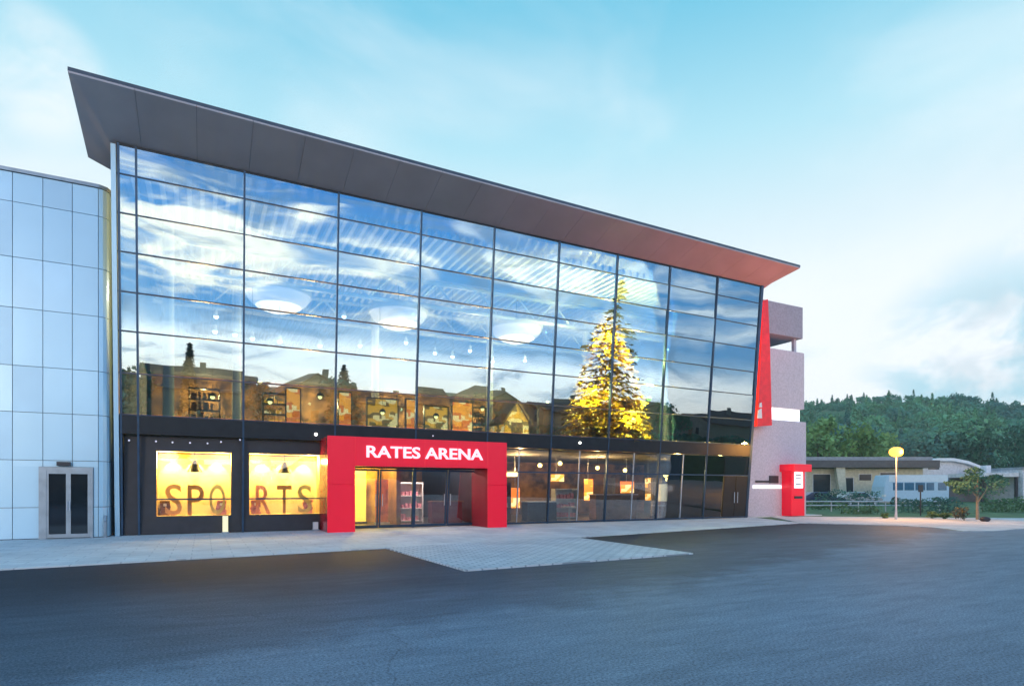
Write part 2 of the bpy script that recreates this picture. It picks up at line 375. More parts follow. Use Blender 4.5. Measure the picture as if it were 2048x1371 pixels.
# ---------------------------------------------------------------- arena building
MUL = [0.0] + [0.5 + 3.317 * k for k in range(10)]        # mullion positions along the front
ROWS = [4.2, 5.6, 7.0, 8.3, 9.6, 10.85, 12.1, 13.05]
XE = MUL[-1] + .05
arena = thing('arena_building', 'large arena hall with leaning blue glass front under an oversailing grey roof', 'building', (15, 0, 0))
# roof
def sz(y): return 13.08 - .288 * (y + 1.15)              # the wing-like roof rises outwards
def slab_on_slope(b, pts, up0, up1): return b.hexa([(p[0], p[1], sz(p[1]) + up0) for p in pts], [(p[0], p[1], sz(p[1]) + up1) for p in pts])
RP = [(-1.0, -3.34), (31.22, -2.96), (30.78, -1.5), (30.7, .6), (-.15, .6), (-.22, .25), (-.95, -.2)]
roof = slab_on_slope(MB(), RP, .06, .17).build('roof', M['fascia'], arena)
sf = MB(); x = -1.0
def fe(x): return -3.34 + (x + 1.0) / 32.22 * .38
while x < 31.1:
    x1 = min(x + 1.655, 30.76); g_ = .005
    if x < -.9: pl = [(x + .01, fe(x)), (x1 - g_, fe(x1)), (x1 - g_, .6), (-.15, .6), (-.22, .25), (-.95, -.2)]
    elif x1 >= 30.7: pl = [(x + g_, fe(x)), (31.2, fe(31.2)), (30.77, -1.5), (30.7, .6), (x + g_, .6)]; x1 = 99
    else: pl = [(x + g_, fe(x)), (x1 - g_, fe(x1)), (x1 - g_, .6), (x + g_, .6)]
    slab_on_slope(sf, pl, 0, .058); x = x1
sf.build('soffit', M['soffit'], roof)
b = MB(); b.box(-.1, 30.9, .62, 23, 12.62, 12.78); b.build('flat_roof', M['fascia'], arena)
# curtain wall
def lean_box(b, x0, x1, z0, z1, d0, d1):
    b.hexa([(x0, fy(z0)-d1, z0), (x1, fy(z0)-d1, z0), (x1, fy(z0)-d0, z0), (x0, fy(z0)-d0, z0)],
           [(x0, fy(z1)-d1, z1), (x1, fy(z1)-d1, z1), (x1, fy(z1)-d0, z1), (x0, fy(z1)-d0, z1)])
    return b
b = MB(); lean_box(b, -.12, XE, 3.55, 4.17, -.3, .05); lean_box(b, -.05, XE, 13.0, 13.06, -.3, .03)
cw = b.build('curtain_wall', M['slab'], arena)
def pane(x0, x1, z0, z1, mat, tilt=.0045):
    b = MB(); e = .002
    j = [random.uniform(-tilt, tilt) * 1.2 for _ in range(3)]
    def d(x, z): return j[0] * (x - x0) + j[1] * (z - z0)
    lo = [(x0, fy(z0) + d(x0, z0), z0), (x1, fy(z0) + d(x1, z0), z0)]; hi = [(x0, fy(z1) + d(x0, z1), z1), (x1, fy(z1) + d(x1, z1), z1)]
    fr = [lo[0], lo[1], hi[1], hi[0]]; bk = [(p[0], p[1] + .012, p[2]) for p in fr]
    b.hexa(bk, fr)
    return b.build('window_pane', mat, cw)
for i in range(len(MUL) - 1):
    for kz in range(len(ROWS) - 1): pane(MUL[i] + .03, MUL[i+1] - .03, ROWS[kz] + .03, ROWS[kz+1] - .03, M['glass'])
for i, x in enumerate(MUL):
    b = MB(); lean_box(b, x - .032, x + .032, .0, 13.05, -.10, .06); b.build('mullion', M['alu'], cw)
for i, z in enumerate(ROWS[:-1]):
    b = MB(); lean_box(b, -.05, XE, z - .017, z + .017, -.08, .03); b.build('transom', M['alu'], cw)
b = MB(); lean_box(b, XE, XE + .10, 0, 13.05, -.3, .05); b.build('corner_post', M['alu'], arena)
b = MB(); lean_box(b, -.20, -.06, 0, 12.95, -.2, .12); b.build('edge_cladding', M['panel'], arena)
# shell
b = MB(); b.box(.05, 30.6, .35, 23, 3.5, 4.15); b.build('upper_floor', M['concrete_in'], arena)
b = MB(); b.box(.05, 30.6, .1, 23, .02, .06); b.build('ground_floor', M['floor_in'], arena)
b = MB(); b.box(.0, 30.8, 22.6, 23, .06, 12.6); b.build('back_wall', M['wall_in'], arena)
b = MB(); b.box(-.1, .0, .3, 22.6, .06, 12.6); b.build('side_wall', M['wall_in'], arena)
b = MB(); b.box(30.75, 30.95, .3, 22.6, .06, 12.6); b.build('side_wall', M['wall_in'], arena)
b = MB(); b.box(.05, 30.6, .0, 22.6, 12.5, 12.6); ceil = b.build('ceiling', M['concrete_in'], arena)
b = MB(); x = .3
while x < 30.4: b.box(x, x + .14, -.9, 22.5, 12.22, 12.5); x += .42
b.build('ceiling_ribs', M['white_in'], ceil)
def truss(y, z0, z1, x0, x1, step, mat, name='roof_truss'):
    b = MB(); b.tube((x0, y, z0), (x1, y, z0), .11, n=6); b.tube((x0, y, z1), (x1, y, z1), .11, n=6)
    n = int((x1 - x0) / step); s = (x1 - x0) / n
    for i in range(n):
        a = x0 + i * s
        b.tube((a, y, z0), (a + s/2, y, z1), .055, n=6); b.tube((a + s/2, y, z1), (a + s, y, z0), .055, n=6)
    b.build(name, mat, arena)
for y in (4.2, 9.5): truss(y, 10.9, 12.1, .3, 30.4, 2.2, M['steel'])
b = MB(); b.box(.1, 30.5, 2.55, 2.85, 11.7, 12.22); b.build('roof_beam', M['wall_in'], arena)
for x, y in ((1.3, 2.0), (3.9, 6.5), (10.5, 6.5), (17.1, 6.5), (23.7, 6.5), (27.2, 2.3), (30.2, 6.5)):
    b = MB(); b.tube((x, y, 4.15), (x, y, 12.21), .2, n=14); b.build('column', M['white_in'], arena, smooth=False)
# upper floor shop line set back behind the gallery
b = MB(); b.box(.2, 30.4, 10.0, 10.2, 4.15, 8.2); b.build('shop_wall', M['shopwall'], arena)
b = MB(); b.box(.2, 30.4, 9.0, 10.0, 7.4, 8.2); b.build('bulkhead', M['wall_in'], arena)

# ground floor front: dark infill with two display windows
NI = [(1.02, 3.42), (4.05, 6.62)]
b = MB(); y0, y1 = .03, .12
b.box(.05, 1.02, y0, y1, .06, 3.5); b.box(3.42, 4.05, y0, y1, .06, 3.5); b.box(6.62, 7.1, y0, y1, .06, 3.5)
for a, c in NI: b.box(a, c, y0, y1, .06, .68); b.box(a, c, y0, y1, 3.0, 3.5)
b.build('dark_infill', M['dark'], arena)
for a, c in NI:
    b = MB(); b.box(a, c, .95, 1.05, .62, 3.1); b.box(a-.06, a, .12, 1.05, .62, 3.1); b.box(c, c+.06, .12, 1.05, .62, 3.1)
    b.box(a, c, .12, .95, .62, .68); b.box(a, c, .12, .95, 3.0, 3.1)
    nb = b.build('display_niche', M['cream'], arena)
    b = MB(); b.box(a + .05, c - .05, .70, .92, 2.80, 2.94); b.build('light_trough', M['lobby'], nb)
    b = MB(); lean_box(b, a - .02, c + .02, 1.26, 1.31, -.02, .05); b.build('window_bar', M['alu'], nb)
    b = MB(); b.box(a + .02, c - .02, .035, .05, .70, 2.98); b.build('glazing', M['shopglass'], nb)
# right part: tall shop panes with thin posts
def shop_bays(x0, x1, n):
    st = (x1 - x0) / n
    for i in range(n):
        pane(x0 + i*st + .02, x0 + (i+1)*st - .02, .12, 3.5, M['shopglass'], .001)
        if i:
            b = MB(); lean_box(b, x0 + i*st - .02, x0 + i*st + .02, .06, 3.52, -.04, .03); b.build('shop_post', M['steel'], cw)
for i in range(5, 9): shop_bays(MUL[i] + .045, MUL[i+1] - .045, 2)
b = MB(); lean_box(b, 13.9, 30.4, .06, .12, -.05, .05); lean_box(b, 13.9, 30.4, 2.42, 2.48, -.04, .045); b.build('shop_rail', M['alu'], cw)
shop_bays(MUL[9] + .045, MUL[9] + 1.4, 1)
b = MB(); lean_box(b, MUL[9] + 1.4, MUL[10] - .045, 2.48, 3.5, -.02, .02); b.build('door_transom_panel', M['blackglass'], cw)
for k in range(2):
    b = MB(); a = MUL[9] + 1.44 + k * .93; lean_box(b, a, a + .88, .06, 2.40, -.03, .04); dl = b.build('side_door', M['black'], arena)
    b = MB(); b.tube((a + (.78 if k == 0 else .10), -.22, .9), (a + (.78 if k == 0 else .10), -.24, 1.5), .02, n=8); b.build('handle', M['steel'], dl)
# sliding entrance doors inside the portal
EX0, EX1 = 7.45, 13.45
b = MB(); lean_box(b, EX0, EX1, 2.50, 3.5, -.03, .05); b.build('door_header', M['slab'], arena)
st = (EX1 - EX0) / 4
for k in range(4):
    a = EX0 + k * st; c = a + st
    b = MB()
    for p in ((a + .02, a + .08, .06, 2.48), (c - .08, c - .02, .06, 2.48)): lean_box(b, *p, -.03, .04)
    lean_box(b, a + .08, c - .08, .06, .16, -.03, .04); lean_box(b, a + .08, c - .08, 2.40, 2.48, -.03, .04)
    dr = b.build('entrance_door', M['alu'], arena)
    b = MB(); lean_box(b, a + .08, c - .08, .16, 2.40, -.005, .007); b.build('door_glass', M['shopglass'], dr)
    hx = c - .14 if k % 2 == 0 else a + .14
    b = MB(); b.tube((hx, -.16, .95), (hx, -.2, 1.45), .018, n=8); b.build('handle', M['steel'], dr)
for p in ((7.16, EX0), (EX1, 13.75)):
    b = MB(); lean_box(b, p[0], p[1], .06, 3.5, -.05, .03); b.build('portal_infill', M['dark'], arena)
# lobby
b = MB(); b.box(7.3, 10.2, 4.6, 4.75, .06, 3.4); b.build('lobby_wall', M['lobby'], arena)
b = MB(); b.box(10.2, 10.4, 1.6, 5.5, .06, 3.4); b.build('lobby_partition', M['brown'], arena)
b = MB(); b.box(10.4, 30.4, 9.0, 9.2, .06, 3.4); b.build('shop_back_wall', M['shopwall'], arena)
b = MB(); b.box(13.9, 14.05, 1.0, 9.0, .06, 3.4); b.build('shop_side_wall', M['dark'], arena)

# ---------------------------------------------------------------- red portal
por = thing('entrance_portal', 'bright red square arch around the sliding doors with pale lettering', 'portal', (10.3, -.9, 0))
PX0, PX1, PIX0, PIX1, PY, PZ, PZI = 6.6, 14.06, 7.62, 13.16, -1.75, 3.64, 2.53
for xa, xb in ((PX0, PIX0), (PIX1, PX1)):
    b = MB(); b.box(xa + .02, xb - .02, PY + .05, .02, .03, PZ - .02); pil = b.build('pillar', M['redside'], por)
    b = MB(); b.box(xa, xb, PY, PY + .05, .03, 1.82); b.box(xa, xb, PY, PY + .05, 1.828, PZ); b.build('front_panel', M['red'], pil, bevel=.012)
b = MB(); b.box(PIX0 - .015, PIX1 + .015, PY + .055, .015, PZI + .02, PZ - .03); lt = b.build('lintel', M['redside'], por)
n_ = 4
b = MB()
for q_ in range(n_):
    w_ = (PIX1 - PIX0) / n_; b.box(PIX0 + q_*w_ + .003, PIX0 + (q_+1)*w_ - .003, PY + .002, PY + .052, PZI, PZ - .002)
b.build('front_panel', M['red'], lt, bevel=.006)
p0 = on_plane(733, 917, PY - .03); p1 = on_plane(966, 919, PY - .03)
text_mesh('RATES ARENA', .62, .03, 'lettering', M['letter_lit'], lt, (p0.x, PY - .028, 2.86), width=p1.x - p0.x, bold=.012)

# ---------------------------------------------------------------- annex with pale metal panels
ann = thing('clad_annex', 'pale blue metal panel building with a rounded corner and dark double door', 'building', (-6, 1, 0))
plan = []
for i in range(60):
    x = -14 + i * (13.35 / 59); plan.append((x, -.56 + .004 * (x + 1.6) ** 2))
cx, cy, rr = -.66, -.556 + .33, .33
for i in range(1, 13):
    t = -math.pi/2 + i * (math.pi/2) / 12; plan.append((cx + rr * math.cos(t), cy + rr * math.sin(t)))
plan.append((-.33, 3.0)); cum = [0]
for i in range(1, len(plan)): cum.append(cum[-1] + math.dist(plan[i-1], plan[i]))
def along(s):
    for i in range(1, len(plan)):
        if cum[i] >= s or i == len(plan) - 1:
            t = (s - cum[i-1]) / (cum[i] - cum[i-1]); a, c = plan[i-1], plan[i]
            d = Vector((c[0]-a[0], c[1]-a[1])).normalized()
            return Vector((a[0] + (c[0]-a[0]) * t, a[1] + (c[1]-a[1]) * t)), Vector((d.y, -d.x))
def s_of_x(x):
    for i in range(1, len(plan)):
        if plan[i][0] >= x: return cum[i-1] + (cum[i]-cum[i-1]) * (x - plan[i-1][0]) / (plan[i][0] - plan[i-1][0])
HZ = [.05, 1.05, 2.57, 4.1, 5.57, 7.4, 9.0, 10.75, 11.68]
sv = [s_of_x(-2.88 + .775 * k) for k in range(-13, 4)] 
sv = sv[:-1] + [s_of_x(-.62), cum[60 + 9], cum[-1]]
cores = MB(); ring = [along(s) for s in np.linspace(0, cum[-1] - .01, 80)]
pts = [p - n * .05 for p, n in ring]; pts = [(p.x, p.y) for p in pts] + [(-.4, 12), (-14, 12)]
cores.prism(pts, .03, 11.66); core = cores.build('backing_wall', M['joint'], ann)
DX0, DX1, DZ = -2.2, -.76, 2.36
cl = MB(); g = .009; tone = []
def patch(s0, s1, z0, z1):
    n = max(1, int((s1 - s0) / .12)); vs = []; 
    for i in range(n + 1):
        p, nr = along(s0 + (s1 - s0) * i / n); q = p - nr * .045
        vs += [(p.x, p.y, z0), (p.x, p.y, z1), (q.x, q.y, z0), (q.x, q.y, z1)]
    fs = []
    for i in range(n):
        o = 4 * i; fs += [(o, o+4, o+5, o+1), (o+1, o+5, o+7, o+3), (o, o+2, o+6, o+4)]
    e = 4 * n; fs += [(0, 1, 3, 2), (e, e+2, e+3, e+1)]
    cl.add(vs, fs); tone.extend([random.choice((0, 0, 1, 2))] * len(fs))
ds0, ds1 = s_of_x(DX0), s_of_x(DX1)
for i in range(len(sv) - 1):
    for kz in range(len(HZ) - 1):
        s0, s1, z0, z1 = sv[i] + g, sv[i+1] - g, HZ[kz] + g, HZ[kz+1] - g
        if s1 > ds0 and s0 < ds1 and z0 < DZ:
            if z1 > DZ + .05: patch(s0, s1, max(z0, DZ + .01), z1)
            if z0 < DZ:
                zt = min(z1, DZ + .01)
                if s0 < ds0 - .05: patch(s0, ds0 - .01, z0, zt)
                if s1 > ds1 + .05: patch(ds1 + .01, s1, z0, zt)
        else: patch(s0, s1, z0, z1)
clo = cl.build('metal_cladding', M['panel'], ann)
clo.data.materials.append(pm('pale_metal_panel_light', (.52, .75, .88), .28, .30, var=.05, scale=.5)); clo.data.materials.append(pm('pale_metal_panel_grey', (.45, .68, .83), .36, .30, var=.05, scale=.5))
clo.data.polygons.foreach_set('material_index', tone)
cp = MB(); cpts = [p + n * .05 for p, n in ring]; cp.prism([(p.x, p.y) for p in cpts] + [(-.4, 12), (-14, 12)], 11.69, 11.80); cp.build('roof_edge', M['frame'], ann)
yd = -.575
b = MB(); b.box(DX0, DX0 + .2, yd - .06, yd + .1, .03, DZ); b.box(DX1 - .07, DX1, yd - .06, yd + .1, .03, DZ)
b.box(DX0 + .2, DX1 - .07, yd - .06, yd + .1, DZ - .12, DZ)
df = b.build('door_frame', M['frame'], ann)
for a, c, h in ((DX0 + .2, (DX0 + DX1 + .13) / 2, 1), ((DX0 + DX1 + .13) / 2, DX1 - .07, -1)):
    b = MB(); b.box(a, a + .055, yd - .04, yd + .02, .06, DZ - .12); b.box(c - .075, c, yd - .04, yd + .02, .06, DZ - .12)
    b.box(a + .055, c - .075, yd - .04, yd + .02, .06, .18); b.box(a + .055, c - .075, yd - .04, yd + .02, DZ - .22, DZ - .12)
    dl = b.build('door_leaf', M['frame'], ann)
    b = MB(); b.box(a + .055, c - .075, yd - .015, yd + .0, .18, DZ - .22); b.build('glass', M['blackglass'], dl)
    hx = c - .04 if h > 0 else a + .03
    b = MB(); b.tube((hx, yd - .09, .95), (hx, yd - .09, 1.25), .014, n=8); b.tube((hx, yd - .09, 1.0), (hx, yd - .03, 1.0), .01, n=6); b.build('handle', M['steel'], dl)
b = MB(); b.box(-1.72, -1.36, yd - .16, yd - .0, DZ + .04, DZ + .17); b.box(-1.68, -1.4, yd - .17, yd - .15, DZ + .05, DZ + .09)
b.build('door_sensor_box', M['dark'], ann)
b = MB(); b.tube((-.42, -.60, .03), (-.42, -.60, .55), .05, n=10); b.tube((-.42, -.60, .55), (-.42, -.5, .75), .05, .045, n=10)
b.build('drain_pipe', M['frame'], ann)

# ---------------------------------------------------------------- tower beside the hall
tw = thing('stone_tower', 'grey lilac stone tower of stacked blocks beyond the right end of the hall', 'tower', (34, 2, 0))
TY = .8
b = MB(); b.box(30.98, 36.75, TY, 4.5, .03, 5.95); b.build('lower_block', M['tower'], tw, bevel=.03)
b = MB(); b.box(31.2, 36.6, TY + .02, 4.3, 6.75, 10.35); b.build('middle_block', M['tower'], tw, bevel=.03)
b = MB(); b.box(31.2, 36.5, TY + .05, 4.2, 11.25, 13.25); b.build('upper_block', M['towertop'], tw, bevel=.03)
b = MB(); b.box(31.3, 36.45, TY + .25, 4.0, 5.95, 6.75); b.build('light_band', M['whitelit'], tw)
b = MB(); b.box(36.0, 36.2, TY + .3, TY + .5, 10.35, 11.25); b.build('post', M['tower'], tw)
b = MB(); b.box(31.4, 31.7, 2.8, 3.4, 10.35, 11.25); b.build('post', M['tower'], tw)
p0 = on_plane(1505, 975, TY); p1 = on_plane(1562, 969, TY)
b = MB(); b.box(p0.x, p1.x, TY - .05, TY - .002, 1.72, 1.92); b.build('light_strip', M['whitelit'], tw)
p0 = on_plane(1538, 970, TY); p1 = on_plane(1555, 952, TY)
b = MB(); b.box(p0.x, p1.x, TY - .08, TY - .002, 2.05, 2.5); b.box(p0.x - 1.2, p0.x, TY - .06, TY - .002, 2.08, 2.2); b.build('name_plate', M['dark'], tw)

fin = thing('red_fin_sign', 'tall tapering red blade sign standing out from the stone tower', 'sign', (32.4, .2, 5.4))
FYp = .05
q = lambda x, y: (on_plane(x, y, FYp).x, on_plane(x, y, FYp).z)
b = MB(); b.prism_xz([q(1514, 852), q(1544, 850), q(1540, 690), q(1536, 598), q(1527, 600), q(1522, 690)], FYp, FYp + .35)
b.build('blade', M['redlit'], fin)
b = MB(); yb = FYp - .01
b.prism_xz([q(1514, 836), q(1524, 836), q(1523, 816), q(1516, 820)], yb, FYp - .002)
b.prism_xz([q(1518, 814), q(1524, 814), q(1523, 804), q(1519, 806)], yb, FYp - .002)
b.build('emblem', M['white'], fin)
for z in (7.2, 9.6):
    b = MB(); b.box(32.6, 32.8, FYp + .35, TY + .03, z, z + .2); b.build('bracket', M['fascia'], fin)

kp = ground(1596, 1032)
for lp, le in (((31.3, -3.4, 4.5), 1150), ((27.5, -3.8, 3.5), 1000), ((23.0, -3.8, 3.0), 850), ((18.0, -4.0, 3.0), 350)):
    light('SPOT', lp, le, (1, .16, .10), size=.5, spot_size=R(95), spot_blend=1.0).rotation_euler = (R(180), R(12), 0)  # added unseen red spots that tint the soffit, no fixture here
ki = thing('cash_machine_kiosk', 'red kiosk with wide red top and white panel beside the tower foot', 'kiosk', (kp.x, kp.y, .03))
x0, y0 = kp.x, kp.y
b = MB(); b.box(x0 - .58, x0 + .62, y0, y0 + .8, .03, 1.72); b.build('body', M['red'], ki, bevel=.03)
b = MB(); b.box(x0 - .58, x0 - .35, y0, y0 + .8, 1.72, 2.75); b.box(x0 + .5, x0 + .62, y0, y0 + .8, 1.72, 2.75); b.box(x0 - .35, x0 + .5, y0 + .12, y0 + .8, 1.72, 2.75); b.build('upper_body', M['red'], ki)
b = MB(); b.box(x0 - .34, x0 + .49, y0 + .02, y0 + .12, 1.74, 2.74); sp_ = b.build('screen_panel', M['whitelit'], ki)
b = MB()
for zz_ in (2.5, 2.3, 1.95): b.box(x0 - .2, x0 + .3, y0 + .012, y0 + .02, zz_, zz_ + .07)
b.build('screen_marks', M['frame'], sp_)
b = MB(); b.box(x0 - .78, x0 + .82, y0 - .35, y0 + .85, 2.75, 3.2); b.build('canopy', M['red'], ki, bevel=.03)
b = MB(); b.box(x0 - .35, x0 + .35, y0 - .06, y0 - .002, 1.1, 1.25); b.build('keypad_shelf', M['dark'], ki)

# ---------------------------------------------------------------- things inside the hall
# oval ring lamps
ring_lab = ['large round ceiling lamp glowing behind the glass, closest to the panelled annex', 'large round ceiling lamp glowing behind the glass, middle of the three', 'large round ceiling lamp glowing behind the glass, closest to the golden tree']
for (px, py), lb in zip(((557, 598), (797, 634), (1033, 664)), ring_lab):
    p = on_plane(px, py, 5.4)
    t = thing('ceiling_lamp', lb, 'lamp', p, 0, 'large round ceiling lamps in the hall')
    b = MB(); b.lathe(p, [(1.35, .18), (1.5, .12), (1.5, .35), (1.2, .5), (.1, .62)], 32); b.build('shade', M['white_in'], t, smooth=False)
    b = MB(); b.lathe(p, [(1.02, -.36), (1.28, -.14), (1.42, .10), (1.42, .17), (.1, .17)], 32); b.build('opal_bowl', M['opal'], t, smooth=True)
    b = MB(); b.lathe(p, [(.1, -.62), (.5, -.58), (.85, -.46), (1.04, -.34), (1.0, -.33), (.1, -.33)], 32); b.build('glowing_bowl_base', M['ring'], t, smooth=True)
    b = MB(); b.tube((p.x, p.y, p.z + .6), (p.x, p.y, 12.22), .025, n=6); b.build('rod', M['alu'], t)
# spotlights hung above the gallery
spots = [(432, 632), (430, 662), (470, 668), (505, 676), (560, 682), (640, 690), (688, 632), (720, 690), (812, 684), (760, 700), (940, 700), (985, 722), (870, 705), (905, 712), (1050, 720)]
bays_n = ['first', 'second', 'third', 'fourth', 'fifth', 'sixth', 'seventh', 'eighth', 'ninth', 'tenth', 'eleventh', 'twelfth', 'thirteenth', 'fourteenth', 'fifteenth']
order = sorted(range(len(spots)), key=lambda i: spots[i][0])
for rank, i in enumerate(order):
    p = on_plane(*spots[i], 4.6)
    t = thing('spotlight', 'small white spotlight above the gallery, %s counted from the panelled annex' % bays_n[rank], 'spotlight', p, 0, 'small spotlights above the gallery')
    b = MB(); b.tube((p.x, p.y, p.z + .28), (p.x, p.y, p.z), .05, .11, n=12); b.build('housing', M['white'], t)
    b = MB(); b.ball((p.x, p.y, p.z - .02), .10, 10, 6); b.build('bulb', M['spot'], t)
    b = MB(); b.tube((p.x, p.y, p.z + .28), (p.x, p.y, 12.22), .012, n=5); b.build('cable', M['alu'], t)
# orange light boxes on the gallery
for lx in (2.5, 7.5, 12.5, 17.5): light('POINT', (lx, 8.4, 6.2), 760, (1, .58, .20), size=.07)
for lx in (4, 11, 18, 26): light('POINT', (lx, 1.6, 9.6), 130, (1, .82, .62), size=.06)
OB = [(573, 600, 778, 832, 'orange', 'orange light box panel nearest the annex, upper floor'), (678, 702, 786, 842, 'orange', 'orange light box panel above the portal pillar nearest the annex'),
      (735, 795, 800, 845, 'amber', 'wide amber light box panel above the portal lettering'), (813, 834, 800, 850, 'orange', 'narrow orange light box panel above the middle of the portal'),
      (850, 895, 815, 850, 'amber', 'low amber light box panel above the portal lettering end'), (905, 944, 806, 856, 'orange', 'orange light box panel above the far portal pillar'),
      (1078, 1108, 815, 868, 'brown', 'brown timber shop panel beside the golden tree')]
for x0, x1, y0, y1, mt, lb in OB:
    a = on_plane(x0, y1, 5.8); c = on_plane(x1, y0, 5.8)
    t = thing('light_box', lb, 'light box' if mt != 'brown' else 'panel', ((a.x + c.x)/2, 5.8, 4.15), 0, 'glowing light boxes on the gallery')
    b = MB(); b.box(a.x, c.x, 5.8, 5.9, 4.3, c.z); b.build('panel', M[mt], t)
    b = MB(); b.box(a.x - .05, a.x, 5.78, 5.95, 4.15, c.z + .06); b.box(c.x, c.x + .05, 5.78, 5.95, 4.15, c.z + .06); b.box(a.x, c.x, 5.78, 5.95, c.z, c.z + .06); b.build('frame', M['black'], t)
for k, (px, py, lb) in enumerate(((330, 770, 'tiny warm gallery lamp nearest the annex'), (425, 790, 'tiny warm gallery lamp in the first wide bay'), (520, 760, 'tiny warm gallery lamp left of the first orange light box'), (540, 800, 'lower tiny warm gallery lamp left of the first orange light box'), (640, 790, 'tiny warm gallery lamp between two orange light boxes'), (765, 822, 'tiny warm gallery lamp in front of the wide amber box'), (872, 830, 'tiny warm gallery lamp in front of the low amber box'), (965, 815, 'tiny warm gallery lamp left of the gabled hut'), (1095, 800, 'tiny warm gallery lamp left of the golden tree'), (1345, 840, 'tiny warm gallery lamp right of the golden tree'), (1470, 850, 'tiny warm gallery lamp nearest the stone tower'))):
    p = on_plane(px, py, 5.2); t = thing('gallery_lamp', lb, 'lamp', p, 0, 'small gallery lamps')
    b = MB(); b.lathe(p, [(.17, -.05), (.12, .08), (.04, .12)], 12); b.build('shade', M['black'], t); b = MB(); b.ball((p.x, p.y, p.z - .08), .10, 8, 6); b.build('bulb', M['yellow'], t)
    b = MB(); b.tube((p.x, p.y, p.z + .1), (p.x, p.y, 12.22), .008, n=5); b.build('cord', M['black'], t)
for k, (x0, x1, lb) in enumerate(((1.9, 3.2, 'dark shop shelf on the upper floor beside the annex'), (5.0, 6.2, 'dark shop shelf on the upper floor left of the orange light boxes'), (15.6, 16.9, 'dark shop shelf on the upper floor beside the gabled hut'), (24.3, 26.0, 'dark shop shelf on the upper floor right of the golden tree'))):
    t = thing('gallery_shelf', lb, 'shelf', ((x0+x1)/2, 6.4, 4.15), 0, 'shelves on the upper floor')
    b = MB(); b.box(x0, x0+.05, 6.2, 6.6, 4.15, 6.3); b.box(x1-.05, x1, 6.2, 6.6, 4.15, 6.3)
    for q in range(5): b.box(x0+.05, x1-.05, 6.2, 6.6, 4.25 + q*.5, 4.29 + q*.5)
    b.build('frame', M['black'], t)
    b = MB()
    for q in range(4):
        x = x0 + .1
        while x < x1 - .3:
            w_ = random.uniform(.1, .25); b.box(x, x + w_, 6.25, 6.5, 4.292 + q*.5, 4.292 + q*.5 + random.uniform(.15, .4)); x += w_ + .06
    b.build('goods', M['amber'] if k % 2 else M['brown'], t)
# glowing gabled hut added to stand in for a mirrored house gable
a = on_plane(1005, 868, 4.5); c = on_plane(1062, 868, 4.5); zt = on_plane(1033, 800, 4.5).z
t = thing('standin_hut', 'small amber glowing hut shape beside the golden tree, added for a mirrored house gable', 'hut', ((a.x+c.x)/2, 5, 4.15))
mx = (a.x + c.x)/2; ze = 4.15 + (zt - 4.15) * .55
b = MB(); b.prism_xz([(a.x+.15, 4.15), (c.x-.15, 4.15), (c.x-.15, ze), (mx, zt - .12), (a.x+.15, ze)], 4.5, 6.0); b.build('wall', M['amber'], t)
b = MB(); b.prism_xz([(a.x-.1, ze-.2), (a.x, ze-.28), (mx, zt-.12), (c.x, ze-.28), (c.x+.1, ze-.2), (mx, zt)], 4.35, 6.1); b.build('roof', M['brown'], t)
b = MB(); b.box(mx-.35, mx+.35, 4.47, 4.5, 4.2, 4.2+ (ze-4.2)*.9); b.build('door', M['brown'], t)
# golden tree added to stand in for yellow room light within a spruce reflection
def spruce(root, c, z0, h, r, tiers, per, mat, trunkmat, seed=1, leaf=.35, bulbs=0, power=.85):
    g = np.random.default_rng(seed); b = MB(); bl = MB()
    for k in range(tiers):
        t = k / (tiers - 1); zz_ = z0 + h * (.06 + .92 * t); rad = r * (1 - t) ** power + .12
        for i in range(max(6, int(per * (1 - .75 * t)))):
            an = g.uniform(0, 2*math.pi); rl = rad * g.uniform(.72, 1.08)
            d = Vector((math.cos(an), math.sin(an), 0)); s = Vector((-d.y, d.x, 0))
            nseg = max(3, int(rl / leaf * 1.5))
            for q_ in range(nseg):
                f = (q_ + g.uniform(.2, .9)) / nseg
                p = Vector((c[0], c[1], zz_)) + d * (rl * f) + Vector((0, 0, -.22 * rl * f * f + g.normal(0, .05) * h / 10)) + s * g.normal(0, .10 * rl * f + .03)
                lw = leaf * g.uniform(.6, 1.2); dd = (d + s * g.normal(0, .6) + Vector((0, 0, g.normal(-.25, .35)))).normalized()
                ss = dd.cross(Vector((g.normal(0, .4), g.normal(0, .4), 1))).normalized()
                b.add([p - dd*lw*.5, p + ss*lw*.28, p + dd*lw*.6, p - ss*lw*.28], [(0, 1, 2, 3)])
            if bulbs and g.random() < bulbs:
                p = Vector((c[0], c[1], zz_)) + d * (rl * .95) + Vector((0, 0, -.2 * rl)); bl.ball(p, .035, 6, 4)
    cr = b.build('crown', mat, root)
    b = MB(); b.tube((c[0], c[1], z0), (c[0], c[1], z0 + h * .95), h * .018 + .05, .02, n=8); b.build('trunk', trunkmat, root)
    if bulbs: bl.build('added_bulbs', M['bulb'], root)
gt = on_plane(1214, 872, 2.1)
t = thing('golden_standin_tree', 'tall golden lit conifer added behind the glass for the yellow light in the mirrored spruce', 'tree', (gt.x, 2.1, 4.15))
spruce(t, (gt.x, 2.1), 4.2, 7.0, 2.3, 30, 180, M['gold'], M['trunk'], 3, .52, bulbs=.12, power=.62)
b = MB(); b.lathe((gt.x, 2.1, 4.15), [(.35, 0), (.45, .35), (.42, .4), (.1, .4)], 16); b.build('tub', M['brown'], t)
for ang, z, rr in ((-90, 5.2, 2.6), (-30, 6.6, 2.3), (-150, 6.6, 2.3), (-60, 8.6, 1.7), (-120, 9.6, 1.4)):
    yy = max(fy(z) + .25, 2.1 + rr * math.sin(R(ang)))
    light('POINT', (gt.x + rr * math.cos(R(ang)), yy, z), 1500, (1, .72, .14), size=.15)  # added fill lights that brighten the golden tree
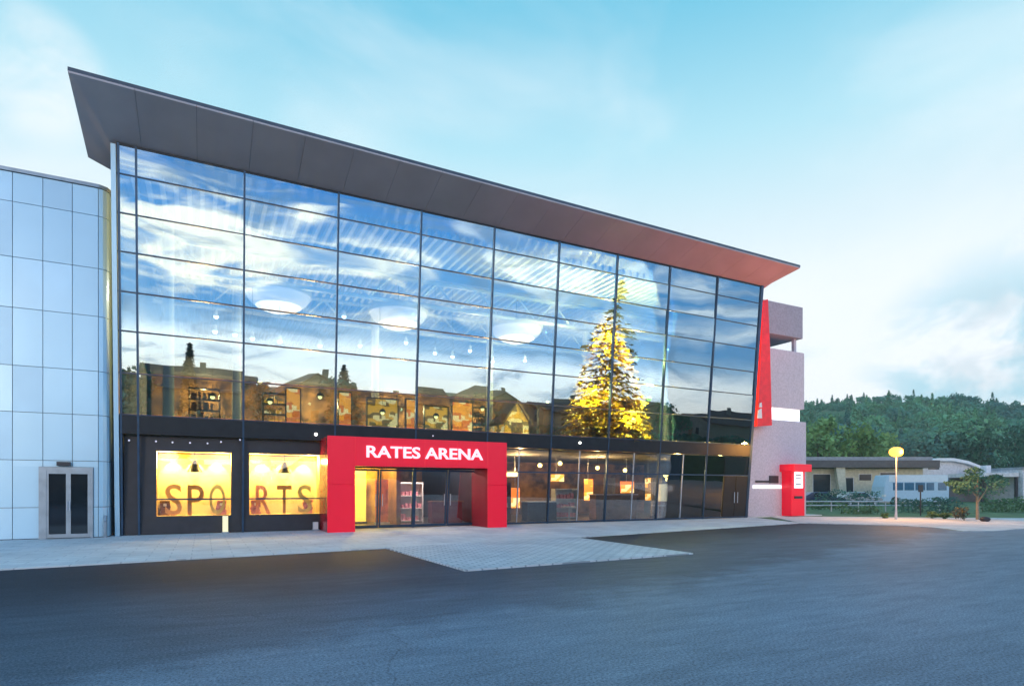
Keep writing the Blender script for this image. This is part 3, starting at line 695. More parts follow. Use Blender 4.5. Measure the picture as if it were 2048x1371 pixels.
# lit column right of the tree
p = on_plane(1415, 878, 3.0)
t = thing('lantern_column', 'slim column lantern glowing yellow at the tower end of the upper floor', 'lamp', (p.x, 3.0, 4.15))
b = MB(); b.tube((p.x, 3, 4.15), (p.x, 3, 5.0), .16, n=12); b.build('lantern', M['yellow'], t)
b = MB(); b.tube((p.x, 3, 5.0), (p.x, 3, 7.3), .12, n=12); b.build('shaft', M['white_in'], t)

# display windows: pendant lamps, letters, light
LET = [('S', 'orange brown letter S in the display window nearest the annex'), ('P', 'dark brown letter P in the display window nearest the annex'), ('O', 'olive letter O in the display window nearest the annex'),
       ('R', 'rust red letter R in the display window beside the red portal'), ('T', 'dark brown letter T in the display window beside the red portal'), ('S', 'olive letter S in the display window beside the red portal')]
lm = [pm('letter_orange', (.75, .40, .14), .6), pm('letter_brown', (.45, .22, .08), .6), pm('letter_olive', (.60, .50, .22), .6), pm('letter_rust', (.75, .30, .18), .6)]
li = [0, 1, 2, 3, 1, 2]
for wI, (a, c) in enumerate(NI):
    wd = c - a
    for k in range(3):
        lx = a + wd * (.10 + .30 * k)
        ch, lb = LET[wI * 3 + k]
        o = text_mesh(ch, 1.6, .05, 'display_letter', lm[li[wI*3+k]], None, (lx, .55, .685), width=.54, bold=.012)
        tag(o, lb, 'letter', 'big display letters')
        l = light('SPOT', (a + wd * (.2 + .3 * k), .62, 2.78), 200, (1, .70, .22), size=.04, spot_size=R(75), spot_blend=.25)
        l.rotation_euler = (R(28), 0, 0)
    for fx in (.12, .88): light('POINT', (a + wd * fx, .28, 2.75), 150, (1, .70, .22), size=.06)  # added fill lights for the fronts of the letters
    px = a + wd * .5
    t = thing('pendant_lamp', ['black cone pendant lamp in the display window nearest the annex', 'black cone pendant lamp in the display window beside the portal'][wI], 'lamp', (px, .3, 2.5), 0, 'black pendant lamps')
    b = MB(); b.lathe((px, .3, 2.28), [(.25, 0), (.24, .02), (.11, .30), (.05, .42)], 20); b.build('lamp_shade', M['black'], t)
    b = MB(); b.tube((px, .3, 2.68), (px, .3, 3.0), .012, n=6); b.build('cord', M['black'], t)
    t = thing('pedestal', ['cream glowing pedestal at the corner of the first display window', 'small cream pedestal lamp beside the red portal pillar'][wI], 'pedestal', (c - .2, -.15, .03))
    hgt = .66 if wI == 0 else .36
    b = MB(); b.box(c - .32, c - .08, -.30, -.08, .03, .08); b.build('base', M['frame'], t)
    b = MB(); b.box(c - .29, c - .11, -.28, -.10, .08, hgt); b.build('shaft', lit('pedestal_glow', (1, .85, .5), .55) if wI == 0 else M['white'], t)
# ground floor spotlights behind the dark strip
gs = [(258, 880), (312, 882), (345, 884), (380, 885), (415, 886), (442, 883), (480, 879), (632, 868), (866, 871), (1160, 885)]
for rank, (px, py) in enumerate(gs):
    p = on_plane(px, py, -.42)
    big = rank in (7, 9)
    t = thing('facade_spotlight', 'tiny lit spotlight under the dark strip, %s counted from the annex' % bays_n[rank], 'spotlight', p, 0, 'spotlights below the dark strip')
    b = MB(); b.tube((p.x, p.y + .02, p.z), (p.x, fy(p.z) , p.z + .03), .02, n=6); b.build('arm', M['alu'], t)
    b = MB(); b.ball(p, .055 if big else .03, 8, 6); b.build('bulb', M['spot'] if big else lit('dim_spot', (.8, .75, .9), .6), t)

# lobby furniture
light('POINT', (8.9, 2.6, 2.9), 620, (1, .70, .14), size=.1)
light('POINT', (11.9, 2.6, 3.0), 380, (1, .80, .74), size=.1)
def cabinet(name, label, cat, x0, x1, y0, y1, h, mat, shelves=3, items=None):
    t = thing(name, label, cat, ((x0+x1)/2, (y0+y1)/2, .06))
    b = MB(); b.box(x0, x0+.05, y0, y1, .06, h); b.box(x1-.05, x1, y0, y1, .06, h); b.box(x0+.05, x1-.05, y1-.04, y1, .06, h); b.build('carcass', mat, t)
    for k in range(shelves):
        z = .12 + (h - .2) * k / max(1, shelves - 1)
        b = MB(); b.box(x0+.05, x1-.05, y0, y1-.04, z, z + .04); b.build('shelf', mat, t)
        if items and k < shelves - 1:
            x = x0 + .12; n = 0
            b = MB()
            while x < x1 - .25:
                w_ = random.uniform(.1, .22); b.box(x, x + w_, y0 + .06, y0 + .25, z + .04, z + .04 + random.uniform(.14, .32)); x += w_ + .05
            b.build('goods', items, t)
    return t
pinkish = pm('pink_goods', (.65, .25, .28), .6, var=.4, scale=6); greyish = pm('grey_goods', (.4, .36, .38), .6, var=.4, scale=5)
cabinet('display_shelf', 'white shelf of pale goods seen through the entrance doors', 'shelf', 10.6, 12.0, 3.2, 3.7, 2.0, M['white_in'], 4, pinkish)
t = thing('reception_desk', 'dark red reception desk inside the entrance', 'desk', (12.7, 2.2, .06))
b = MB(); b.box(12.0, 13.5, 1.9, 2.5, .06, 1.05); b.build('front', pm('dark_red_panel', (.16, .015, .02), .5), t); b = MB(); b.box(11.95, 13.55, 1.8, 2.6, 1.05, 1.1); b.build('top', M['brown'], t)
for k, (x, lb) in enumerate(((8.1, 'tall yellow lit banner panel in the lobby, beside the near portal pillar'), (9.0, 'tall yellow lit banner panel in the lobby, farther from the pillar'))):
    t = thing('banner_panel', lb, 'banner', (x, 3.4, .06), 0, 'yellow banner panels in the lobby')
    b = MB(); b.box(x - .26, x + .26, 3.38, 3.44, .15, 2.5); b.build('panel', lit('yellow_banner', (1, .72, .10), .9), t)
    b = MB(); b.box(x - .3, x + .3, 3.3, 3.52, .06, .15); b.build('foot', M['dark'], t)
t = thing('orange_banner', 'orange roll-up banner standing by the lobby partition', 'banner', (9.8, 2.6, .06))
b = MB(); b.box(9.5, 10.1, 2.58, 2.62, .14, 2.1); b.build('panel', pm('orange_print', (.75, .22, .03), .6, var=.4, scale=3), t); b = MB(); b.box(9.45, 10.15, 2.5, 2.7, .06, .14); b.build('foot', M['steel'], t)

# shop on the right: dim, with counters, racks, posters
light('POINT', (17.5, 3.5, 2.9), 300, (1, .58, .22), size=.08)
light('POINT', (22.5, 3.5, 2.9), 340, (1, .60, .24), size=.08)
light('POINT', (28.0, 3.0, 2.9), 230, (1, .64, .20), size=.08)
cabinet('shop_rack', 'dim shop rack of boxes just past the red portal', 'rack', 14.6, 16.4, 2.4, 2.9, 2.0, M['brown'], 4, greyish)
cabinet('shop_rack', 'dim shop rack of pinkish goods in the middle of the dark shop front', 'rack', 19.4, 20.8, 3.0, 3.5, 1.7, M['steel'], 4, pinkish)
def counter(label, x0, x1, y, h, top, body):
    t = thing('shop_counter', label, 'counter', ((x0+x1)/2, y, .06))
    b = MB(); b.box(x0, x1, y, y + .6, .06, h); b.build('body', M[body] if isinstance(body, str) else body, t)
    b = MB(); b.box(x0 - .06, x1 + .06, y - .06, y + .66, h, h + .06); b.build('top', top, t); return t
counter('pale topped brown counter behind the dark shop front', 20.9, 23.6, 1.4, 1.35, pm('pale_top', (.55, .45, .45), .5), 'brown')
counter('low dark counter nearest the red portal', 16.9, 18.6, 1.6, 1.0, M['steel'], 'dark')
t = thing('wooden_panel', 'pale orange wooden panel standing near the dark side door', 'panel', (26.2, 1.2, .06))
p0 = on_plane(1368, 1030, 1.2).x; p1 = on_plane(1393, 1030, 1.2).x
b = MB(); b.box(p0, p1, 1.2, 1.28, .14, 1.75); b.build('board', pm('pale_wood_glow', (.72, .36, .14), .6, emit=(1, .45, .15), es=.08), t); b = MB(); b.box(p0 + .05, p1 - .05, 1.1, 1.4, .06, .14); b.build('foot', M['dark'], t)  # wooden board given a faint added glow
def lantern(px, py, plane, r, label, hang=3.45):
    p = on_plane(px, py, plane)
    t = thing('hanging_lantern', label, 'lamp', p, 0, 'hanging lanterns')
    b = MB(); b.ball(p, r, 14, 8, .8); b.build('globe', M['yellow'], t, smooth=True)
    b = MB(); b.lathe((p.x, p.y, p.z + r*.6), [(r*.8, 0), (r*.3, r*.6), (.02, r*.7)], 12); b.build('cap', M['dark'], t)
    b = MB(); b.tube((p.x, p.y, p.z + r), (p.x, p.y, hang), .012, n=6); b.build('cord', M['dark'], t)
    light('POINT', (p.x, p.y - .1, p.z - r - .1), 12, (1, .75, .25), size=.1)
lantern(1438, 906, .5, .20, 'yellow globe lantern glowing above the dark side door')
lantern(1332, 950, 1.6, .15, 'small lantern hanging over the shop counter')
t = thing('lit_display', 'small cream lit display case under the shop lantern', 'display case', (on_plane(1332, 985, 1.2).x, 1.0, .06)); x = on_plane(1330, 985, 1.0).x
b = MB(); b.box(x - .3, x + .3, 1.0, 1.4, .06, 1.0); b.build('base', M['brown'], t); b = MB(); b.box(x - .25, x + .25, 1.05, 1.35, 1.0, 1.95); b.build('case', lit('case_glow', (1, .85, .5), .7), t)
b = MB(); b.box(x - .3, x + .3, 1.0, 1.4, 1.95, 2.02); b.build('lid', M['dark'], t)
def chair_table(x, y, label):
    t = thing('cafe_table', label, 'table', (x, y, .06), 0, 'round tables in the shop')
    b = MB(); b.lathe((x, y, .75), [(.38, 0), (.4, .02), (.4, .04), (.02, .045)], 20); b.build('top', M['white_in'], t)
    b = MB(); b.tube((x, y, .1), (x, y, .75), .035, n=8); b.build('column', M['steel'], t); b = MB(); b.lathe((x, y, .06), [(.26, 0), (.26, .02), (.05, .05)], 16); b.build('foot', M['steel'], t)
chair_table(18.9, .9, 'round white topped table by the shop glass, closer to the portal'); chair_table(24.7, .9, 'round white topped table by the shop glass, closer to the side door')
t = thing('wall_sign', 'long pale lit sign inside the shop just past the portal', 'sign', (15.5, 5, 2.3))
b = MB(); b.box(15.3, 17.6, 4.0, 4.1, 2.35, 2.6); b.build('panel', lit('pale_sign', (1, .85, .6), .5), t); b = MB(); b.box(15.25, 17.65, 4.1, 4.16, 2.3, 2.65); b.build('backing', M['dark'], t)
for x in (15.4, 17.5):
    b = MB(); b.tube((x, 4.13, 2.65), (x, 4.13, 3.48), .02, n=6); b.build('hanger', M['steel'], t)
for k, (px0, px1, py0, py1, pl, lb) in enumerate(((1022, 1040, 975, 1015, 1.0, 'narrow warm lit display right beside the red portal'), (1098, 1128, 948, 962, 5.0, 'wide warm lit menu board deep in the shop past the portal'), (1240, 1268, 962, 985, 3.4, 'small warm lit picture above the pale topped counter'), (1290, 1304, 955, 1000, 4.2, 'narrow warm lit picture left of the shop lantern'), (1168, 1186, 958, 1000, 4.4, 'tall warm lit picture behind the shop rack'))):
    a = on_plane(px0, py1, pl); c = on_plane(px1, py0, pl); t = thing('lit_picture', lb, 'picture', ((a.x+c.x)/2, pl, a.z), 0, 'warm lit pictures in the shop')
    b = MB(); b.box(a.x, c.x, pl, pl + .04, max(.2, a.z), c.z); b.build('panel', M['amber' if k % 2 else 'orange'], t)
    b = MB(); b.box(a.x - .04, a.x, pl - .01, pl + .06, max(.16, a.z - .04), c.z + .04); b.box(c.x, c.x + .04, pl - .01, pl + .06, max(.16, a.z - .04), c.z + .04); b.build('frame', M['black'], t)
    b = MB(); b.tube(((a.x+c.x)/2, pl + .05, c.z), ((a.x+c.x)/2, pl + .05, 3.5), .012, n=5); b.build('hanger', M['steel'], t)
for k, (x, lb) in enumerate(((15.2, 'slim wooden divider in the shop just past the red portal'), (21.9, 'slim wooden divider behind the pale topped counter'), (25.2, 'slim wooden divider left of the orange wooden panel'))):
    t = thing('divider', lb, 'divider', (x, 2.0, .06), 0, 'wooden dividers in the shop')
    b = MB()
    for q in range(5): b.box(x + q*.16, x + q*.16 + .07, 2.0, 2.12, .16, 2.3)
    b.build('slats', M['paletrunk'], t); b = MB(); b.box(x - .05, x + .8, 1.95, 2.17, .06, .16); b.build('foot', M['dark'], t)
for k, (px, py, lb) in enumerate(((1080, 930, 'round warm shop lamp just past the red portal'), (1120, 926, 'round warm shop lamp, second past the red portal'), (1195, 935, 'round warm shop lamp above the shop rack'), (1250, 940, 'round warm shop lamp above the pale topped counter'), (1395, 945, 'round warm shop lamp left of the dark side door'))):
    p = on_plane(px, py, 3.2); t = thing('shop_lamp', lb, 'lamp', p, 0, 'warm shop lamps')
    b = MB(); b.ball(p, .12, 10, 6); b.build('bulb', M['yellow'], t); b = MB(); b.tube((p.x, p.y, p.z + .1), (p.x, p.y, 3.5), .012, n=5); b.build('cord', M['dark'], t)
for k, (x, y, c, lb) in enumerate(((1.25, .45, 'brown', 'stack of folded brown goods at the annex end of the first display window'), (3.1, .3, 'pinkish', 'stack of folded pink goods at the portal end of the first display window'), (4.3, .3, 'pinkish', 'stack of folded pink goods at the annex end of the second display window'), (6.25, .3, 'pinkish', 'stack of folded pink goods beside the red portal'))):
    t = thing('goods_stack', lb, 'goods', (x, y + .35, .68), 0, 'folded goods in the display windows')
    b = MB(); z = .682; y += .35
    for q in range(6): e = random.uniform(-.03, .03); b.box(x - .16 + e, x + .16 + e, y - .12, y + .12, z, z + .085); z += .09
    b.build('folded_stack', M['brown'] if c == 'brown' else pinkish, t)
    b = MB(); b.box(x - .05, x + .05, y - .14, y - .125, z - .2, z - .1); b.build('price_card', M['white'], t)
# person in dark clothes standing at the side door is left to the door itself; a grey umbrella stand beside the portal
# ---------------------------------------------------------------- background on the right
RZ = -YAW
def bgloc(px, Y): p = CAM + RT * ((px - 1024) / F * Y) + FW * Y; return Vector((p.x, p.y, 0))
def H(py, Y): return 1.6 + (980 - py) / F * Y
def foliage(n_cl, per, rx, ry, rz, cz, leaf, seed, clr=.38, flat=1.0):
    g = np.random.default_rng(seed); b = MB()
    for k in range(n_cl):
        while True:
            u = g.uniform(-1, 1, 3)
            if .25 < (u**2).sum() < 1: break
        c = u * np.array([rx, ry, rz]) * .85 + np.array([0, 0, cz]); cr = clr * g.uniform(.6, 1.2)
        for i in range(per):
            d = g.normal(0, 1, 3); d /= np.linalg.norm(d) + 1e-6
            p = Vector(c + d * cr * g.uniform(.5, 1) * np.array([rx, ry, rz * .8]))
            a = Vector(g.normal(0, 1, 3)).normalized(); e = a.orthogonal().normalized(); s = leaf * g.uniform(.6, 1.3)
            b.add([p - a*s*.5, p + e*s*.35, p + a*s*.5, p - e*s*.35], [(0, 1, 2, 3)])
    return b
def broad_tree(loc, h, r, label, mat='leaf_a', seed=0, group=None, leaf=.5, trunk='trunk', th=.3, name='tree', ncl=26, per=70):
    t = thing(name, label, 'tree', loc, seed * 1.3, group)
    rz = h * (1 - th) / 2
    foliage(ncl, per, r, r, rz, h - rz, leaf, seed).build('crown', M[mat], t, local=True)
    b = MB(); k = h * .02 + .03
    b.tube((0, 0, -.02), (0, 0, h * th * 1.1), k, k * .75, n=8)
    g = random.Random(seed)
    for i in range(5):
        an = i * 1.26 + g.random(); zs = h * th * (.8 + .1 * i)
        b.tube((0, 0, zs * .95), (math.cos(an) * r * .55, math.sin(an) * r * .55, zs + rz * .9), k * .5, k * .12, n=6)
    b.tube((0, 0, h * th), (0, 0, h * .85), k * .75, k * .15, n=6)
    b.build('trunk', M[trunk], t, local=True)
    return t
# hill
hv = []; hf = []; nx, ny = 40, 24
def hill_z(xc, yc):
    t = min(1, max(0, (yc - 120) / 170)); s = t*t*(3 - 2*t)
    return -.5 + s * (40 - max(0, xc - 170) * .045 + 2.5 * math.sin(xc * .045) + 1.5 * math.sin(xc * .11 + yc * .05))
for j in range(ny + 1):
    for i in range(nx + 1):
        xc = -40 + i * 12; yc = 110 + j * 14; p = CAM + RT * xc + FW * yc; hv.append((p.x, p.y, hill_z(xc, yc)))
for j in range(ny):
    for i in range(nx): a = j*(nx+1)+i; hf.append((a, a+1, a+nx+2, a+nx+1))
b = MB(); b.add(hv, hf); struct(b.build('hill', M['grass'], smooth=True))
g = np.random.default_rng(11); fb = MB(); protos = []
for k in range(5):
    if k < 3: protos.append(foliage(10, 24, 1, 1, .9, 1.1, .34, 40 + k, clr=.5))
    else:
        b = MB(); gg = np.random.default_rng(90 + k)
        for i in range(200):
            tt = gg.uniform(0, 1) ** .8; an = gg.uniform(0, 6.28); rr = .75 * (1 - tt) * gg.uniform(.4, 1.1)
            p = Vector((math.cos(an) * rr, math.sin(an) * rr, .2 + 2.9 * tt)); a = Vector((math.cos(an), math.sin(an), -.5)).normalized(); e = Vector((-math.sin(an), math.cos(an), gg.normal(0, .4))).normalized(); s = .34
            b.add([p - a*s*.5, p + e*s*.3, p + a*s*.6, p - e*s*.3], [(0, 1, 2, 3)])
        protos.append(b)
V = []; Fa = []; off = 0
for i in range(1500):
    yc = g.uniform(118, 318) if i % 4 else g.uniform(118, 215)
    xc = (g.uniform(.38, 1.0)) * yc
    con = g.random() < .12
    pr = protos[3 + int(g.random() * 2)] if con else protos[int(g.random() * 3)]
    s = g.uniform(2.8, 4.2) * (1 if yc < 200 else .75 if yc < 250 else .5); p0 = CAM + RT * xc + FW * yc; an = g.uniform(0, 6.28); ca, sa = math.cos(an), math.sin(an)
    vv = np.array(pr.v) * np.array([s, s, s * g.uniform(.85, 1.2)])
    vv = np.c_[vv[:, 0]*ca - vv[:, 1]*sa + p0.x, vv[:, 0]*sa + vv[:, 1]*ca + p0.y, vv[:, 2] + hill_z(xc, yc) - .5]
    V.append(vv); Fa.append(np.array(pr.f) + off); off += len(vv)
me = bpy.data.meshes.new('forest'); me.from_pydata(np.concatenate(V).tolist(), [], np.concatenate(Fa).tolist()); me.materials.append(M['forest'])
fo = bpy.data.objects.new('forest', me); col.objects.link(fo); struct(fo, 'stuff')

TR = [(1636, 100, 838, 4.2, 'bright green leafy tree close behind the stone tower', 'leaf_a'), (1668, 104, 852, 4.6, 'rounded green tree behind the dark end of the flat roof', 'leaf_a'), (1706, 100, 846, 4.4, 'wide green tree standing left of the glowing street lamp', 'leaf_a'),
      (1752, 108, 862, 4.4, 'green tree directly behind the glowing street lamp', 'leaf_a'), (1836, 110, 858, 5.0, 'dark green tree behind the white arched roof', 'leaf_b'), (1900, 112, 870, 5.2, 'dense dark tree above the middle of the white arched roof', 'leaf_b'),
      (1962, 110, 850, 5.4, 'tall dark tree above the low end of the white arched roof', 'leaf_b'), (2030, 112, 842, 5.6, 'tall dark tree behind the white block house', 'leaf_b')]
for i, (px, Y, py, r, lb, mt) in enumerate(TR): broad_tree(bgloc(px, Y), H(py, Y) + .5, r, lb, mt, 20 + i, None, .75, ncl=30, per=60, th=.18)

# long low house with flat roof
Y = 76; p = bgloc(1600, Y); k = Y / F
h1 = thing('flat_roof_house', 'long low cream house with a dark deep-eaved flat roof', 'house', p, RZ)
X = lambda px: (px - 1600) * k; Hz = lambda py: H(py, Y)
b = MB(); b.box(X(1590), X(1846), 0, 9, 0, Hz(936)); b.build('wall', M['cream_wall'], h1, local=True)
b = MB(); b.box(X(1575), X(1862), -1.6, 10, Hz(935), Hz(921)); b.build('roof', M['houseroof'], h1, local=True)
b = MB(); b.box(X(1582), X(1852), -1.2, 9.6, Hz(921), Hz(914)); b.build('parapet', M['grey_roof'], h1, local=True)
for a, c, u, d in ((1626, 1660, 948, 985), (1682, 1706, 955, 985), (1718, 1742, 948, 960), (1760, 1790, 945, 962)):
    b = MB(); b.box(X(a), X(c), -.04, .05, Hz(d), Hz(u)); wf = b.build('window', M['window_dark'], h1, local=True)
    b = MB(); b.box(X(a) - .06, X(a), -.07, 0, Hz(d), Hz(u)); b.box(X(c), X(c) + .06, -.07, 0, Hz(d), Hz(u)); b.box(X(a) - .06, X(c) + .06, -.07, 0, Hz(u), Hz(u) + .06); b.build('frame', M['white_wall'], wf, local=True)
b = MB(); b.hexa([(X(1671), -1.4, 0), (X(1682), -1.4, 0), (X(1682), -.9, 0), (X(1671), -.9, 0)], [(X(1660), -1.4, Hz(935)), (X(1678), -1.4, Hz(935)), (X(1678), -.9, Hz(935)), (X(1660), -.9, Hz(935))]); b.build('slanted_pier', M['cream_wall'], h1, local=True)
# white arched hall
Y = 88; p = bgloc(1850, Y); k = Y / F; X = lambda px: (px - 1850) * k
h2 = thing('arched_hall', 'white hall with a low arched roof beyond the pale blue bus', 'building', p, RZ)
arc = [(1838, 940), (1850, 928), (1870, 922), (1900, 922), (1930, 928), (1955, 938), (1975, 950)]
b = MB(); b.prism_xz([(X(1842), 0)] + [(X(1972), 0)] + [(X(a), Hz(c)) for a, c in arc[::-1]], 0, 12); b.build('wall', M['white_wall'], h2, local=True)
b = MB(); up = [(X(a), Hz(c) + .45) for a, c in arc]; dn = [(X(a), Hz(c) + .02) for a, c in arc]
for i in range(len(arc) - 1): b.hexa([(dn[i][0], -.8, dn[i][1]), (dn[i+1][0], -.8, dn[i+1][1]), (dn[i+1][0], 12.5, dn[i+1][1]), (dn[i][0], 12.5, dn[i][1])], [(up[i][0], -.8, up[i][1]), (up[i+1][0], -.8, up[i+1][1]), (up[i+1][0], 12.5, up[i+1][1]), (up[i][0], 12.5, up[i][1])])
b.build('roof', M['white'], h2, local=True)
b = MB(); b.box(X(1856), X(1878), -.06, .02, Hz(938), Hz(930)); b.build('window', M['window_dark'], h2, local=True)
b = MB(); b.box(X(1915), X(1930), -.05, .02, Hz(985), Hz(962)); b.build('door', M['window_dark'], h2, local=True)
# carport + white block house
Y = 80; p = bgloc(2000, Y); k = Y / F; X = lambda px: (px - 2000) * k
h3 = thing('open_carport', 'flat roofed open carport with dark posts beside the white block house', 'carport', p, RZ)
b = MB(); b.box(X(1962), X(2032), -.5, 6, Hz(953), Hz(945)); b.build('roof', M['white_wall'], h3, local=True)
for a in (1966, 2028):
    b = MB(); b.box(X(a), X(a) + .25, -.3, 0, 0, Hz(953)); b.build('post', M['dark'], h3, local=True)
b = MB(); b.box(X(1962), X(2032), 5.7, 6, 0, Hz(953)); b.build('back_wall', M['wall_in'], h3, local=True)
p = bgloc(2060, Y)
h4 = thing('block_house', 'plain white block house at the edge of the view behind the hedge', 'house', p, RZ)
k2 = k; X = lambda px: (px - 2060) * k2
b = MB(); b.box(X(2033), X(2140), -1, 8, 0, Hz(938)); b.build('wall', M['white_wall'], h4, local=True)
b = MB(); b.box(X(2030), X(2143), -1.2, 8.2, Hz(938), Hz(934)); b.build('roof', M['grey_roof'], h4, local=True)
b = MB(); b.box(X(2060), X(2075), -1.05, -.95, Hz(968), Hz(950)); b.build('window', M['window_dark'], h4, local=True)
b = MB(); b.box(X(2008), X(2018), 3, 4, Hz(944), Hz(928)); b.build('chimney', M['white_wall'], h4, local=True)
# bus
Y = 66; p = bgloc(1832, Y); k = Y / F; X = lambda px: (px - 1832) * k
bs = thing('parked_bus', 'pale blue bus with a band of dark blue windows behind the hedge', 'bus', p, RZ)
b = MB(); b.prism_xz([(X(1768), .35), (X(1898), .35), (X(1899), 2.2), (X(1896), 3.3), (X(1776), 3.3), (X(1769), 2.0)], 0, 2.4); b.build('body', M['bus'], bs, local=True, bevel=.08)
b = MB(); b.box(X(1778), X(1895), -.02, 2.42, 2.55, 3.28); b.build('roof_band', M['buswhite'], bs, local=True)
for a, c in ((1786, 1806), (1809, 1828), (1831, 1850), (1853, 1868), (1876, 1893)):
    b = MB(); b.box(X(a), X(c), -.03, 0, 1.62, 2.45); b.build('window', M['buswin'], bs, local=True)
for a in (1790, 1874):
    b = MB(); b.tube((X(a), -.04, .45), (X(a), .25, .45), .45, n=18); wh = b.build('wheel', M['tyre'], bs, local=True)
    b = MB(); b.tube((X(a), -.06, .45), (X(a), .0, .45), .22, n=14); b.build('rim', M['steel'], wh, local=True)
b = MB(); b.box(X(1768) + .0, X(1772), -.03, .4, .9, 1.15); b.build('headlight', M['white'], bs, local=True)
# parked cars
def car(px, Y, label, mat, ln=4.2):
    t = thing('parked_car', label, 'car', bgloc(px, Y), RZ, 'parked cars')
    s = ln / 4.2; P = lambda pts: [(a * s, c) for a, c in pts]
    b = MB(); b.prism_xz(P([(-2.1, .3), (2.05, .3), (2.1, .75), (1.9, .9), (.9, .98), (.3, 1.42), (-1.1, 1.45), (-1.9, 1.0), (-2.1, .85)]), -.85, .85); b.build('body', mat, t, local=True, bevel=.06)
    for pts in ([(-1.05, .98), (-.2, .98), (-.2, 1.36), (-.95, 1.36)], [(-.12, .98), (.78, .98), (.26, 1.36), (-.12, 1.36)]):
        b = MB(); b.prism_xz(P(pts), -.87, -.84); b.build('window', M['window_dark'], t, local=True)
    for x in (-1.3, 1.3):
        for y in (-.8, .66):
            b = MB(); b.tube((x*s, y - .07, .32), (x*s, y + .14, .32), .32, n=16); wh = b.build('wheel', M['tyre'], t, local=True)
            b = MB(); b.tube((x*s, y - .09, .32), (x*s, y, .32), .18, n=12); b.build('rim', M['steel'], wh, local=True)
    b = MB(); b.box(2.0*s, 2.12*s, -.7, -.4, .62, .78); b.build('headlight', M['white'], t, local=True)
car(1640, 58, 'dark blue car parked beside the red kiosk', M['car']); car(1716, 62, 'silver car parked in front of the cream house', M['carw'])
# hedges and shrubs
def hedge(px0, px1, Y, h, d, label, seed, mat='hedge', dens=1.0):
    p = bgloc((px0 + px1) / 2, Y); wd = (px1 - px0) * Y / F
    gg = np.random.default_rng(seed); b = MB(); n = int(wd * h * 190 * dens)
    for i in range(n):
        q_ = Vector((gg.uniform(-wd/2, wd/2), gg.uniform(0, d), 0)); hh = h * (1 + .12 * math.sin(q_.x * 1.7 + seed) + .08 * math.sin(q_.x * 4.1)); q_.z = hh * gg.uniform(0, 1) ** .8
        a = Vector(gg.normal(0, 1, 3)).normalized(); e = a.orthogonal().normalized(); s = .2 * gg.uniform(.7, 1.4)
        b.add([q_ - a*s*.5, q_ + e*s*.35, q_ + a*s*.5, q_ - e*s*.35], [(0, 1, 2, 3)])
    for i in range(int(wd / .5) + 1):
        xx = -wd/2 + i * .5; b.tube((xx, d/2, -.02), (xx + .05, d/2, h * .7), .03, .015, n=5)
    o = b.build('hedge', M[mat]); o.location = p; o.rotation_euler = (0, 0, RZ); return tag(o, label, 'hedge')
hedge(1690, 1768, 41, .55, .9, 'low dark hedge left of the street lamp pole', 5)
hedge(1800, 1935, 43, 1.0, 1.2, 'dark hedge in front of the pale blue bus', 6, 'leaf_b')
hedge(1978, 2140, 44, 1.05, 1.3, 'hedge in front of the white block house', 7)
hedge(1618, 1690, 50, .7, 1.0, 'pale green hedge beside the red kiosk', 8)
hedge(1640, 1765, 55, 1.5, 1.2, 'dark shrubs under the cream house windows', 9, 'leaf_b', .6)
for i, (px, Y, h, lb, mt) in enumerate(((1866, 33.5, .45, 'small green kerbside shrub in front of the bus hedge', 'hedge'), (1890, 33.2, .4, 'tiny green kerbside shrub nearer the small tree', 'hedge'), (1928, 31.5, .8, 'brownish kerbside shrub just left of the small tree', 'leaf_c'), (1770, 34, .3, 'tiny plant at the foot of the street lamp', 'hedge'))):
    o = foliage(9, 40, h*.7, h*.7, h*.5, h*.5, .12, 70 + i, clr=.5); s = o.tube((0, 0, -.02), (0, 0, h*.6), .02, .01, n=5).build('shrub', M[mt]); s.location = bgloc(px, Y) + Vector((0, 0, .02)); tag(s, lb, 'shrub')
broad_tree(bgloc(1955, 32.5) + Vector((0, 0, .02)), H(935, 32.5), 1.35, 'small dark leaved tree with a pale trunk on the footpath', 'leaf_b', 3, None, .16, 'paletrunk', .42, ncl=20, per=60)
t = thing('kerb_stone', 'dark round stone lying beside the small pale trunked tree', 'stone', bgloc(1970, 30.5) + Vector((0, 0, .02)))
b = MB(); b.ball((0, 0, .12), .24, 10, 6, .6); o = b.build('rock', M['dark'], t, local=True, smooth=True); 
# street lamp
Y = 32.5; p = bgloc(1792, Y); hl = H(904, Y)
sl = thing('street_lamp', 'slim grey street lamp with a glowing orange head', 'street lamp', p + Vector((0, 0, .02)))
b = MB(); b.tube((0, 0, 0), (0, 0, .5), .075, .06, n=12); b.tube((0, 0, .5), (0, 0, hl - .25), .05, .035, n=12); b.build('pole', M['steel'], sl, local=True)
b = MB(); b.lathe((0, 0, hl - .25), [(.05, 0), (.12, .06), (.12, .1), (.05, .1)], 14); b.build('collar', M['steel'], sl, local=True)
b = MB(); b.ball((0, 0, hl), .34, 16, 10, .8); b.build('globe', M['lamp'], sl, local=True, smooth=True)
b = MB(); b.lathe((0, 0, hl + .17), [(.24, 0), (.1, .1), (.02, .13)], 14); b.build('cap', M['fascia'], sl, local=True)
light('POINT', p + Vector((0, -.4, hl)), 1000, (1, .42, .06), size=.3)
t = thing('info_post', 'thin dark post in the grass between the lamp and the bus', 'post', bgloc(1841, 38))
b = MB(); b.tube((0, 0, 0), (0, 0, 1.9), .04, n=8); b.build('pole', M['dark'], t, local=True); b = MB(); b.box(-.25, .25, -.03, .0, 1.5, 1.95); b.build('plate', M['dark'], t, local=True)
